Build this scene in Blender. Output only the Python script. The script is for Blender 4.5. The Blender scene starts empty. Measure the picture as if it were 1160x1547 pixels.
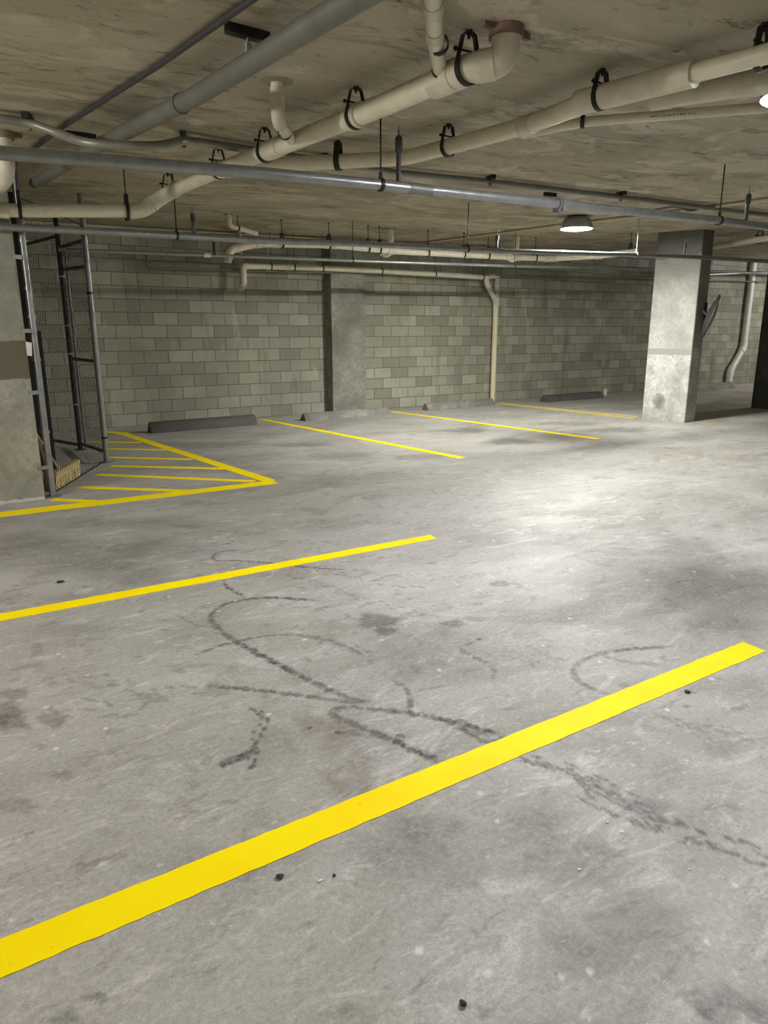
import bpy, bmesh, math, random
import numpy as np
from mathutils import Vector, Matrix, Quaternion
random.seed(7); RNG=np.random.default_rng(5)
S=bpy.context.scene; COL=S.collection
PI=math.pi
# ------------------------------------------------------------------ camera
F,CX,CY=1072.1,580.0,773.5
PITCH,ROLL,YAW=math.radians(14.316),math.radians(-.0854),math.radians(32.72)
EYE=Vector((0,0,1.53))
FW=Vector((math.sin(YAW)*math.cos(PITCH),math.cos(YAW)*math.cos(PITCH),-math.sin(PITCH)))
R0=Vector((math.cos(YAW),-math.sin(YAW),0)); U0=R0.cross(FW)
RT=R0*math.cos(ROLL)+U0*math.sin(ROLL); UP=U0*math.cos(ROLL)-R0*math.sin(ROLL)
cam=bpy.data.cameras.new('camera'); cam.sensor_fit='VERTICAL'; cam.sensor_height=36; cam.lens=F/1547*36; cam.clip_start=.05; cam.clip_end=200
co=bpy.data.objects.new('camera',cam); COL.objects.link(co)
co.matrix_world=Matrix(((RT.x,UP.x,-FW.x,EYE.x),(RT.y,UP.y,-FW.y,EYE.y),(RT.z,UP.z,-FW.z,EYE.z),(0,0,0,1)))
S.camera=co
# survey helpers: a sight line met with a real plane of the garage gives a point in metres
def ray(x,y): return RT*((x-CX)/F)-UP*((y-CY)/F)+FW
A0,BX,BY=2.67,.0165,.034                # ceiling slab, gently sloped against the floor
def zc(x,y): return A0+BX*x+BY*y
def fl(x,y,z=0.0):
    d=ray(x,y); return EYE+d*((z-EYE.z)/d.z)
def cz(x,y,d=0.0):
    r=ray(x,y); return EYE+r*((A0-d-EYE.z)/(r.z-BX*r.x-BY*r.y))
def py(x,y,Y):
    d=ray(x,y); return EYE+d*(Y/d.y)
YW=12.2
# ------------------------------------------------------------------ object helpers
def tag(o,label=None,cat=None,group=None,kind=None):
    if label: o['label']=label
    if cat: o['category']=cat
    if group: o['group']=group
    if kind: o['kind']=kind
    return o
def wloc(o):
    v=Vector(o.location); p=o.parent
    while p: v+=Vector(p.location); p=p.parent
    return v
def thing(name,label,cat,loc,group=None):
    o=bpy.data.objects.new(name,None); COL.objects.link(o); o.location=loc; o.empty_display_size=.05
    return tag(o,label,cat,group)
def obj(name,bm,mat,parent=None,smooth=True,ang=40,base=None):
    bmesh.ops.recalc_face_normals(bm,faces=bm.faces[:])
    xs=[v.co for v in bm.verts]
    lo=Vector((min(v.x for v in xs),min(v.y for v in xs),min(v.z for v in xs))); hi=Vector((max(v.x for v in xs),max(v.y for v in xs),max(v.z for v in xs)))
    o0=Vector(base) if base is not None else Vector(((lo.x+hi.x)/2,(lo.y+hi.y)/2,lo.z))
    for v in bm.verts: v.co-=o0
    me=bpy.data.meshes.new(name); bm.to_mesh(me); bm.free()
    me.materials.append(mat)
    if smooth:
        for p in me.polygons: p.use_smooth=True
        me.set_sharp_from_angle(angle=math.radians(ang))
    o=bpy.data.objects.new(name,me); COL.objects.link(o)
    if parent is not None:
        o.parent=parent; o.location=o0-wloc(parent)
    else: o.location=o0
    return o
def BM(): return bmesh.new()
def box(bm,lo,hi):
    lo=Vector(lo);hi=Vector(hi)
    vs=[bm.verts.new((x,y,z)) for x in (lo.x,hi.x) for y in (lo.y,hi.y) for z in (lo.z,hi.z)]
    for f in ((0,1,3,2),(4,6,7,5),(0,4,5,1),(2,3,7,6),(0,2,6,4),(1,5,7,3)): bm.faces.new([vs[i] for i in f])
    return vs
def bar(bm,a,b,w,h,up=(0,0,1)):
    "a box section beam from a to b"
    a=Vector(a);b=Vector(b);t=(b-a).normalized();u=Vector(up)
    if abs(t.dot(u))>.98: u=Vector((1,0,0))
    s=t.cross(u).normalized();u=s.cross(t)
    vs=[]
    for p in (a,b):
        for i,j in ((-1,-1),(1,-1),(1,1),(-1,1)): vs.append(bm.verts.new(p+s*(w/2*i)+u*(h/2*j)))
    for f in ((0,1,2,3),(7,6,5,4),(0,4,5,1),(1,5,6,2),(2,6,7,3),(3,7,4,0)): bm.faces.new([vs[i] for i in f])
def bevel(bm,w,seg=2,ang=30):
    es=[e for e in bm.edges if len(e.link_faces)==2 and e.calc_face_angle(0)>math.radians(ang)]
    bmesh.ops.bevel(bm,geom=es,offset=w,segments=seg,affect='EDGES',profile=.5)
def fillet(pts,rad,n=8):
    "round the corners of a polyline; returns points and the arcs"
    pts=[Vector(p) for p in pts]; out=[pts[0]]; arcs=[]
    for i in range(1,len(pts)-1):
        a,b,c=pts[i-1],pts[i],pts[i+1]; u=(a-b); v=(c-b); lu,lv=u.length,v.length; u.normalize();v.normalize()
        th=u.angle(v)
        if th>PI-.03: out.append(b); continue
        t=min(rad/math.tan(th/2),lu*.48,lv*.48); r=t*math.tan(th/2)
        p0=b+u*t;p1=b+v*t; bis=(u+v).normalized(); cen=b+bis*(r/math.sin(th/2))
        a0=p0-cen;a1=p1-cen; arc=[]
        ang=a0.angle(a1); ax=a0.cross(a1).normalized()
        for k in range(n+1):
            q=Quaternion(ax,ang*k/n); w=a0.copy(); w.rotate(q); arc.append(cen+w)
        out+=arc; arcs.append((arc,u,v))
    out.append(pts[-1]); return out,arcs
def sweep(bm,pts,r,n=16,cap=True,ph=0):
    pts=[Vector(p) for p in pts]; rs=r if isinstance(r,(list,tuple)) else [r]*len(pts)
    T=[]
    for i in range(len(pts)):
        a=pts[max(i-1,0)];b=pts[min(i+1,len(pts)-1)]; T.append((b-a).normalized())
    N=T[0].orthogonal().normalized(); rings=[]
    for i,p in enumerate(pts):
        if i: N.rotate(T[i-1].rotation_difference(T[i]))
        N=(N-T[i]*N.dot(T[i])).normalized(); B=T[i].cross(N)
        rings.append([bm.verts.new(p+(N*math.cos(2*PI*k/n+ph)+B*math.sin(2*PI*k/n+ph))*rs[i]) for k in range(n)])
    for a,b in zip(rings,rings[1:]):
        for k in range(n): bm.faces.new((a[k],a[(k+1)%n],b[(k+1)%n],b[k]))
    if cap:
        bm.faces.new(rings[0][::-1]); bm.faces.new(rings[-1])
def cyl(bm,a,b,r,n=16): sweep(bm,[a,b],r,n)
def lathe(bm,cen,prof,n=40,ax=Vector((0,0,1))):
    "profile (radius, height along ax)"
    cen=Vector(cen);ax=Vector(ax).normalized();N=ax.orthogonal().normalized();B=ax.cross(N);rings=[]
    for r,z in prof:
        if r<1e-5: rings.append([bm.verts.new(cen+ax*z)])
        else: rings.append([bm.verts.new(cen+ax*z+(N*math.cos(2*PI*k/n)+B*math.sin(2*PI*k/n))*r) for k in range(n)])
    for a,b in zip(rings,rings[1:]):
        for k in range(n):
            q=(k+1)%n
            if len(a)==1: bm.faces.new((a[0],b[q],b[k]))
            elif len(b)==1: bm.faces.new((a[k],a[q],b[0]))
            else: bm.faces.new((a[k],a[q],b[q],b[k]))
def prism(bm,poly,z0,z1):
    a=[bm.verts.new((p[0],p[1],z0(p) if callable(z0) else z0)) for p in poly]; b=[bm.verts.new((p[0],p[1],z1(p) if callable(z1) else z1)) for p in poly]
    n=len(poly); bm.faces.new(a[::-1]); bm.faces.new(b)
    for i in range(n): bm.faces.new((a[i],a[(i+1)%n],b[(i+1)%n],b[i]))
# ------------------------------------------------------------------ materials
def lin(h):
    h=h.lstrip('#'); c=[int(h[i:i+2],16)/255 for i in (0,2,4)]
    return tuple(x/12.92 if x<=.04045 else ((x+.055)/1.055)**2.4 for x in c)+(1,)
class M:
    def __init__(s,name,rough=.6,metal=0.0,spec=.5):
        s.m=bpy.data.materials.new(name); s.m.use_nodes=True; s.nt=s.m.node_tree; s.n=s.nt.nodes
        s.b=s.n['Principled BSDF']; s.b.inputs['Roughness'].default_value=rough; s.b.inputs['Metallic'].default_value=metal
        s.b.inputs['Specular IOR Level'].default_value=spec
        s.geo=s.n.new('ShaderNodeNewGeometry')
    def L(s,a,b): s.nt.links.new(a,b)
    def mapped(s,scale=(1,1,1),loc=(0,0,0)):
        m=s.n.new('ShaderNodeMapping'); m.inputs['Scale'].default_value=scale; m.inputs['Location'].default_value=loc
        s.L(s.geo.outputs['Position'],m.inputs['Vector']); return m.outputs['Vector']
    def noise(s,scale,detail=4,rough=.55,vec=None,dist=0):
        t=s.n.new('ShaderNodeTexNoise'); t.inputs['Scale'].default_value=scale; t.inputs['Detail'].default_value=detail
        t.inputs['Roughness'].default_value=rough; t.inputs['Distortion'].default_value=dist
        s.L(vec if vec is not None else s.geo.outputs['Position'],t.inputs['Vector']); return t.outputs['Fac']
    def ramp(s,fac,stops,interp='LINEAR'):
        r=s.n.new('ShaderNodeValToRGB'); e=r.color_ramp; e.interpolation=interp
        while len(e.elements)<len(stops): e.elements.new(.5)
        for el,(p,c) in zip(e.elements,stops):
            el.position=p; el.color=c if isinstance(c,tuple) else (c,c,c,1)
        s.L(fac,r.inputs['Fac']); return r.outputs['Color']
    def mix(s,fac,a,b,mode='MIX'):
        x=s.n.new('ShaderNodeMix'); x.data_type='RGBA'; x.blend_type=mode
        for sock,v in ((x.inputs[0],fac),(x.inputs[6],a),(x.inputs[7],b)):
            if isinstance(v,(int,float,tuple)): sock.default_value=v
            else: s.L(v,sock)
        return x.outputs[2]
    def math(s,op,a,b=None,clamp=False):
        x=s.n.new('ShaderNodeMath'); x.operation=op; x.use_clamp=clamp
        for i,v in enumerate((a,b)):
            if v is None: continue
            if isinstance(v,(int,float)): x.inputs[i].default_value=v
            else: s.L(v,x.inputs[i])
        return x.outputs[0]
    def sep(s):
        x=s.n.new('ShaderNodeSeparateXYZ'); s.L(s.geo.outputs['Position'],x.inputs[0]); return x.outputs
    def bump(s,h,strength=.3,dist=.01):
        b=s.n.new('ShaderNodeBump'); b.inputs['Strength'].default_value=strength; b.inputs['Distance'].default_value=dist
        s.L(h,b.inputs['Height']); s.L(b.outputs['Normal'],s.b.inputs['Normal'])
    def color(s,c):
        if isinstance(c,tuple): s.b.inputs['Base Color'].default_value=c
        else: s.L(c,s.b.inputs['Base Color'])
        return s.m
def plain(name,hexc,rough=.5,metal=0.0,var=.18,scale=30):
    m=M(name,rough,metal); c=lin(hexc); d=tuple(x*(1-var) for x in c[:3])+(1,); e=tuple(min(1,x*(1+var*.6)) for x in c[:3])+(1,)
    f=m.noise(scale,5,.6); m.color(m.ramp(f,[(.3,d),(.7,e)])); m.bump(m.noise(scale*6,3),.08,.002); return m.m
def concrete(name,dark,mid,light,scale=1.6,rough=.85,pit=.5,bump=.25,stretch=(1,1,1)):
    m=M(name,rough,0,.3); v=m.mapped(stretch)
    a=m.noise(scale,6,.6,v,.3); c=m.ramp(a,[(.32,lin(dark)),(.5,lin(mid)),(.68,lin(light))])
    b=m.noise(scale*7,6,.65); c=m.mix(m.ramp(b,[(.36,.55),(.55,0.0)]),c,lin(dark))
    g=m.noise(140,3,.7); c=m.mix(.35,c,m.ramp(g,[(.35,.25),(.65,.75)]),'OVERLAY')
    m.bump(m.noise(scale*22,6,.7),bump,.01); m.color(c); return m
# PVC, metals and the like
PVC=plain('pvc_cream','#d6d0bd',.42,0,.12,9)
PVC_FIT=plain('pvc_fitting','#cbc5b3',.45,0,.12,12)
PVC_DARKER=plain('pvc_dusty_grey','#a5a193',.5,0,.15,9)
COLLAR=plain('red_fire_collar','#7d675a',.7,0,.2,20)
STEEL=plain('galvanised_steel','#8f9190',.38,.55,.2,14)
STEEL_D=plain('dull_grey_steel_pipe','#73736c',.5,.25,.2,6)
CONDUIT=plain('conduit_grey','#86857c',.45,.35,.15,18)
CONDUIT_Y=plain('cream_conduit','#b9b295',.5,0,.12,12)
BLACK=plain('black_hanger_steel','#22201d',.55,.3,.2,40)
DARKST=plain('dark_fence_steel','#2d2e2b',.5,.5,.3,30)
MESHW=plain('dark_mesh_wire','#1f1f1c',.7,0,.3,30)
RISER=plain('dark_painted_riser','#3c3b40',.5,.2,.2,30)
WHITE=plain('white_paper','#dcdcd6',.8,0,.05,20)
WOOD=plain('pale_broom_wood','#b8a173',.6,0,.2,30)
BROWN=plain('brown_tool_wood','#6e4e38',.65,0,.25,30)
BRISTLE=plain('straw_bristle','#c7b582',.8,0,.35,80)
RUBBER=plain('black_rubber','#2c2b29',.65,0,.3,12)
STONE=plain('dark_stone','#2b2b29',.8,0,.3,90)
PLASTER=plain('plaster_patch','#8f8775',.9,0,.25,40)
# floor marks, surveyed (metres)
CURVES=[(0.03, 0.55, [(1.798, 4.678), (1.654, 4.733), (1.535, 4.645), (1.544, 4.499), (1.636, 4.491), (1.805, 4.313), (1.988, 4.077), (2.184, 3.885)]), (0.03, 0.5, [(1.443, 4.136), (1.41, 3.958), (1.447, 3.762)]), (0.035, 0.6, [(1.778, 3.484), (1.666, 3.607), (1.543, 3.712), (1.355, 3.758), (1.215, 3.68), (1.148, 3.543), (1.149, 3.395), (1.176, 3.155), (1.243, 2.867), (1.294, 2.623), (1.354, 2.428), (1.421, 2.291)]), (0.03, 0.5, [(0.949, 3.176), (1.114, 3.222), (1.322, 3.203), (1.473, 3.124), (1.579, 2.959), (1.626, 2.773), (1.639, 2.695)]), (0.03, 0.55, [(0.881, 2.846), (0.927, 2.803), (1.021, 2.727), (1.148, 2.589), (1.274, 2.459), (1.383, 2.336)]), (0.035, 0.75, [(1.73, 1.794), (1.671, 1.922), (1.553, 2.117), (1.398, 2.281), (1.292, 2.362), (1.239, 2.352), (1.243, 2.287), (1.305, 2.13), (1.371, 1.951), (1.415, 1.811)]), (0.03, 0.5, [(1.603, 2.469), (1.626, 2.379), (1.59, 2.255), (1.527, 2.185), (1.48, 2.184)]), (0.035, 0.55, [(2.307, 2.565), (2.142, 2.557), (2.063, 2.516), (2.063, 2.429), (2.091, 2.326), (2.054, 2.246), (1.975, 2.183)]), (0.035, 0.55, [(2.975, 1.972), (2.708, 2.099), (2.541, 2.119), (2.413, 2.094), (2.33, 2.029), (2.296, 1.939), (2.328, 1.826)]), (0.03, 0.4, [(2.608, 2.137), (2.615, 2.021), (2.766, 1.857)]), (0.025, 0.35, [(1.845, 2.267), (1.74, 2.276), (1.618, 2.306)]), (0.02, 0.3, [(1.011, 3.777), (1.067, 3.489), (1.132, 3.468)])]
DASHES=[([(1.769, 4.286), (2.0, 4.004), (2.216, 3.605), (2.413, 3.308)], 26, 0.045, 0.4), ([(1.85, 3.992), (1.977, 3.523), (2.099, 3.13), (2.237, 2.762)], 26, 0.045, 0.35), ([(1.994, 3.993), (2.309, 3.756), (2.611, 3.437), (2.913, 3.272)], 22, 0.05, 0.3), ([(2.091, 4.726), (2.508, 4.455), (2.68, 4.262)], 12, 0.05, 0.35), ([(1.598, 4.925), (1.903, 4.911)], 8, 0.05, 0.35), ([(1.465, 3.725), (1.635, 3.455), (1.898, 3.09), (1.926, 2.578), (1.959, 2.412)], 24, 0.045, 0.3), ([(1.524, 3.072), (1.661, 2.706)], 10, 0.045, 0.35), ([(1.62, 1.984), (1.689, 1.787)], 26, 0.05, 0.5), ([(1.708, 1.681), (1.766, 1.522), (1.813, 1.273), (1.807, 1.141)], 40, 0.055, 0.55), ([(1.713, 1.442), (1.758, 1.23), (1.827, 1.085), (1.895, 0.995), (1.929, 0.889)], 40, 0.05, 0.5), ([(2.352, 1.601), (2.399, 1.451), (2.53, 1.31)], 14, 0.05, 0.3), ([(3.066, 4.981), (3.2, 4.398), (4.069, 4.604)], 14, 0.06, 0.25), ([(3.919, 5.85), (4.335, 4.727), (4.502, 3.79)], 20, 0.09, 0.25), ([(3.538, 3.362), (3.884, 2.963), (4.298, 2.694), (4.376, 2.323)], 26, 0.07, 0.28), ([(0.384, 3.326), (0.603, 2.998), (0.805, 2.797), (0.972, 2.759)], 14, 0.07, 0.28), ([(0.313, 3.048), (0.478, 2.813), (0.621, 2.848)], 8, 0.08, 0.28), ([(0.806, 2.165), (0.932, 2.371), (0.984, 2.425), (0.991, 2.544)], 26, 0.022, 0.7), ([(0.733, 2.237), (0.867, 2.25)], 60, 0.018, 0.8)]
BLOBS=[(1.914, 3.047, 0.102, -0.067, 0.058, 0.092, 0.55, 0, 0.5), (1.878, 2.912, 0.053, -0.034, 0.034, 0.053, 0.55, 0, 0.5), (2.236, 2.795, 0.054, -0.035, 0.03, 0.039, 0.5, 0, 0.4), (2.866, 3.126, 0.056, -0.036, 0.037, 0.041, 0.45, 0, 0.4), (0.098, 3.045, 0.092, -0.059, 0.014, 0.142, 0.6, 1, 0.5), (0.09, 3.033, 0.046, -0.03, 0.006, 0.063, 0.8, 1, 0.4), (0.266, 2.912, 0.055, -0.035, 0.01, 0.066, 0.45, 1, 0.4), (0.657, 2.858, 0.053, -0.034, 0.013, 0.047, 0.3, 0, 0.4), (0.235, 2.482, 0.03, -0.019, 0.005, 0.027, 0.3, 0, 0.3), (0.071, 2.389, 0.063, -0.04, 0.005, 0.046, 0.35, 1, 0.3), (0.154, 3.231, 0.073, -0.047, 0.006, 0.06, 0.4, 0, 0.6), (0.449, 2.683, 0.04, -0.026, 0.006, 0.027, 0.25, 0, 0.5), (0.827, 3.056, 0.031, -0.02, 0.007, 0.024, 0.3, 0, 0.4), (0.536, 3.077, 0.025, -0.016, 0.005, 0.023, 0.3, 0, 0.4), (0.916, 2.774, 0.054, -0.035, 0.015, 0.041, 0.25, 0, 0.5), (0.634, 2.257, 0.02, -0.012, 0.006, 0.018, 0.25, 0, 0.5), (2.982, 2.558, 0.44, -0.285, 0.234, 0.212, 0.3, 0, 0.8), (2.278, 2.441, 0.334, -0.216, 0.204, 0.227, 0.3, 0, 0.8), (2.035, 2.508, 0.41, -0.265, 0.181, 0.227, 0.22, 0, 0.8), (1.756, 2.56, 0.106, -0.069, 0.153, 0.224, 0.25, 0, 0.8), (3.296, 2.538, 0.13, -0.084, 0.063, 0.052, 0.3, 0, 0.5), (2.385, 2.774, 0.061, -0.039, 0.027, 0.033, 0.35, 0, 0.5), (1.194, 2.173, 0.098, -0.063, 0.077, 0.136, 0.3, 1, 0.8), (1.148, 1.945, 0.06, -0.039, 0.1, 0.166, 0.3, 1, 0.8), (1.134, 2.31, 0.067, -0.044, 0.042, 0.082, 0.3, 1, 0.7), (1.152, 1.527, 0.157, -0.101, 0.077, 0.105, 0.28, 0, 0.8), (1.425, 1.37, 0.193, -0.125, 0.093, 0.096, 0.3, 0, 0.8), (1.444, 1.17, 0.148, -0.095, 0.078, 0.07, 0.28, 0, 0.8), (1.452, 0.988, 0.107, -0.069, 0.072, 0.057, 0.3, 1, 0.8), (1.15, 1.36, 0.114, -0.074, 0.063, 0.078, 0.2, 0, 0.8), (1.835, 1.238, 0.074, -0.047, 0.053, 0.04, 0.4, 0, 0.7), (1.394, 0.664, 0.084, -0.054, 0.032, 0.02, 0.55, 0, 0.5), (1.368, 0.732, 0.053, -0.034, 0.015, 0.009, 0.4, 0, 0.4), (0.152, 1.502, 0.026, -0.017, 0.003, 0.015, 0.45, 0, 0.4), (0.076, 1.485, 0.039, -0.025, 0.002, 0.009, 0.45, 0, 0.3), (0.64, 1.141, 0.051, -0.033, 0.01, 0.018, 0.25, 1, 0.7), (1.335, 0.817, 0.082, -0.052, 0.037, 0.028, 0.2, 1, 0.8), (2.047, 1.317, 0.079, -0.051, 0.095, 0.069, 0.25, 0, 0.8), (2.359, 1.312, 0.084, -0.054, 0.095, 0.061, 0.22, 0, 0.8), (2.86, 1.538, 0.147, -0.095, 0.134, 0.08, 0.2, 0, 0.8), (2.645, 1.635, 0.019, -0.013, 0.014, 0.009, 0.5, 0, 0.3), (2.521, 1.574, 0.014, -0.009, 0.013, 0.009, 0.5, 0, 0.3), (6.941, 7.484, 0.354, -0.233, 0.238, 0.26, 0.5, 0, 0.7), (7.136, 8.77, 0.35, -0.23, 0.227, 0.281, 0.35, 0, 0.7), (5.868, 6.676, 0.831, -0.544, 0.366, 0.422, 0.2, 0, 0.9), (5.175, 7.131, 0.416, -0.273, 0.157, 0.218, 0.3, 0, 0.8), (4.341, 7.677, 0.486, -0.319, 0.179, 0.315, 0.25, 0, 0.8), (9.148, 7.446, 0.523, -0.344, 0.288, 0.24, 0.4, 0, 0.7), (9.159, 8.431, 0.561, -0.37, 0.247, 0.23, 0.3, 0, 0.7), (3.124, 9.625, 0.848, -0.556, 0.128, 0.379, 0.35, 0, 0.8), (4.279, 8.867, 0.461, -0.302, 0.096, 0.197, 0.3, 0, 0.8), (1.284, 5.012, 0.522, -0.34, 0.086, 0.308, 0.25, 0, 0.9), (0.742, 5.002, 0.456, -0.295, 0.066, 0.367, 0.3, 0, 0.9), (1.078, 6.018, 0.687, -0.447, 0.05, 0.246, 0.25, 0, 0.9), (0.583, 5.665, 0.332, -0.216, 0.035, 0.264, 0.3, 0, 0.9), (1.993, 6.252, 0.204, -0.133, 0.031, 0.093, 0.25, 0, 0.7), (1.664, 5.515, 0.135, -0.088, 0.023, 0.072, 0.3, 0, 0.7), (3.953, 2.753, 0.44, -0.285, 0.337, 0.249, 0.25, 0, 0.9), (3.817, 2.2, 0.293, -0.19, 0.287, 0.18, 0.3, 0, 0.9), (4.638, 3.03, 0.247, -0.161, 0.213, 0.148, 0.2, 0, 0.9), (1.085, 4.614, 0.092, -0.059, 0.01, 0.038, 0.25, 0, 0.7), (0.5, 3.836, 0.325, -0.211, 0.018, 0.102, 0.18, 0, 0.9), (0.989, 2.974, 0.104, -0.067, 0.022, 0.06, 0.15, 0, 0.9), (0.714, 1.706, 0.101, -0.065, 0.022, 0.048, 0.15, 0, 0.9), (0.363, 1.868, 0.066, -0.043, 0.01, 0.034, 0.15, 0, 0.9), (3.943, 2.456, 0.52, -0.338, 0.41, 0.275, 0.42, 0, 0.8), (4.106, 3.085, 0.236, -0.154, 0.119, 0.094, 0.3, 0, 0.8), (3.467, 2.019, 0.21, -0.136, 0.173, 0.11, 0.3, 0, 0.8), (2.815, 2.551, 0.338, -0.219, 0.146, 0.139, 0.35, 0, 0.6), (1.951, 2.352, 0.39, -0.252, 0.121, 0.15, 0.25, 0, 0.8), (2.227, 2.384, 0.163, -0.106, 0.103, 0.115, 0.3, 0, 0.6), (1.084, 1.468, 0.235, -0.152, 0.062, 0.085, 0.25, 0, 0.9), (1.432, 1.21, 0.182, -0.118, 0.088, 0.082, 0.3, 0, 0.7), (1.286, 0.918, 0.169, -0.11, 0.091, 0.075, 0.22, 1, 0.9), (1.456, 0.906, 0.088, -0.057, 0.069, 0.052, 0.25, 0, 0.8), (1.059, 1.909, 0.078, -0.05, 0.071, 0.125, 0.3, 1, 0.8), (0.559, 5.483, 0.483, -0.314, 0.049, 0.372, 0.3, 0, 0.9), (0.978, 4.527, 0.395, -0.256, 0.042, 0.172, 0.2, 0, 0.9), (1.337, 4.295, 0.036, -0.024, 0.011, 0.034, 0.3, 0, 0.4), (0.537, 1.788, 0.149, -0.096, 0.026, 0.074, 0.2, 0, 0.9), (1.392, 0.646, 0.064, -0.041, 0.019, 0.012, 0.5, 0, 0.4), (1.408, 0.706, 0.04, -0.025, 0.012, 0.008, 0.5, 0, 0.3), (1.195, 2.189, 0.017, -0.011, 0.006, 0.012, 0.7, 0, 0.3), (1.116, 2.286, 0.009, -0.006, 0.004, 0.008, 0.7, 0, 0.3), (1.385, 2.039, 0.017, -0.012, 0.009, 0.014, 0.7, 0, 0.3)]# light levels
L1E,L1F,L2E,L2F,EXPO=6700.0,190.0,2850.0,150.0,0.0
LAMPS=[('fill_behind_viewer',-2.6,-.6,95,(1,.97,.88)),('fill_left_aisle',-3.6,4.2,430,(1,.97,.88)),('lamp_far_right',21.0,8.2,420,(1,.98,.96))]  # first two are unseen fill lights added to brighten the near and left side
# ------------------------------------------------------------------ setting materials
def m_floor():
    m=M('garage_floor_concrete',.5,0,.4)
    v=m.mapped((1,1.7,1)); a=m.noise(.55,8,.66,v,.6)
    c=m.ramp(a,[(.3,lin('#86837b')),(.47,lin('#a09e97')),(.56,lin('#a8a6a0')),(.7,lin('#bab8b3'))])
    b=m.noise(2.6,8,.72,m.mapped((1,1.5,1),(3,1,0)),.9); c=m.mix(m.ramp(b,[(.33,.55),(.46,0.0)]),c,lin('#77736a'))
    b2=m.noise(6,7,.7,m.mapped((1,2.0,1),(9,4,0)),.6); c=m.mix(m.ramp(b2,[(.34,.5),(.42,0.0)]),c,lin('#6d6962'))
    l=m.noise(3.0,8,.74,m.mapped((1,2.2,1),(7,2,0)),1.4); c=m.mix(m.ramp(l,[(.54,0.0),(.66,.5)]),c,lin('#cfcdc8'))
    l2=m.noise(14,6,.7,m.mapped((1,2.6,1),(2,6,0)),.8); c=m.mix(m.ramp(l2,[(.57,0.0),(.68,.45)]),c,lin('#d2d0cb'))
    f=m.noise(30,5,.7,m.mapped((1,1.7,1),(5,5,0)),.5); c=m.mix(m.ramp(f,[(.30,.55),(.38,0.0)]),c,lin('#6a665f'))
    g=m.noise(55,5,.8); c=m.mix(.55,c,m.ramp(g,[(.3,.3),(.7,.7)]),'OVERLAY')
    g2=m.noise(240,3,.85); c=m.mix(.45,c,m.ramp(g2,[(.3,.25),(.7,.75)]),'OVERLAY')
    at=m.n.new('ShaderNodeVertexColor'); at.layer_name='marks'; sp=m.n.new('ShaderNodeSeparateColor'); m.L(at.outputs['Color'],sp.inputs[0])
    br=m.math('MULTIPLY',m.ramp(m.noise(38,6,.78),[(.34,.35),(.6,1.1)]),sp.outputs[0])
    c=m.mix(br,c,lin('#3b3936')); bb=m.math('MULTIPLY',m.ramp(m.noise(22,6,.75),[(.34,.5),(.6,1.0)]),sp.outputs[1]); c=m.mix(bb,c,lin('#554a3e')); c=m.mix(sp.outputs[2],c,lin('#d8d6d1'))
    rr=m.noise(1.3,6,.6,m.mapped((1,1.6,1),(2,8,0)),.5); m.L(m.ramp(rr,[(.3,.46),(.7,.72)]),m.b.inputs['Roughness'])
    m.bump(m.noise(34,7,.75),.3,.008)
    return m.color(c)
def m_ceiling():
    m=M('ceiling_concrete',.9,0,.25)
    v=m.mapped((1,1.35,1)); a=m.noise(.8,6,.6,v,.4); c=m.ramp(a,[(.32,lin('#938b79')),(.5,lin('#a79f8d')),(.68,lin('#b7af9e'))])
    p=m.noise(1.3,5,.6,m.mapped((1,1.4,1),(11,3,0)),.9); c=m.mix(m.ramp(p,[(.53,0.0),(.58,.55)]),c,lin('#cbc3b2'))
    b=m.noise(1.9,7,.7,m.mapped((.8,1.9,1),(4,7,0)),.8); c=m.mix(m.ramp(b,[(.36,.6),(.47,0.0)]),c,lin('#6d6453'))
    s=m.noise(5,7,.72,m.mapped((.8,2.2,1),(1,5,0)),.7); c=m.mix(m.ramp(s,[(.33,.75),(.41,0.0)]),c,lin('#554c3c')); s2=m.noise(2.6,8,.75,m.mapped((.7,2.0,1),(14,2,0)),1.2); c=m.mix(m.ramp(s2,[(.34,.6),(.40,0.0)]),c,lin('#5a5141'))
    h=m.noise(7,5,.65,m.mapped((1,1.8,1),(8,1,0)),.6); c=m.mix(m.ramp(h,[(.6,0.0),(.7,.3)]),c,lin('#cac2b2'))
    g=m.noise(150,3,.75); c=m.mix(.35,c,m.ramp(g,[(.3,.3),(.7,.7)]),'OVERLAY')
    m.bump(m.noise(8,8,.72,m.mapped((1,1.6,1))),.4,.02)
    return m.color(c)
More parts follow.
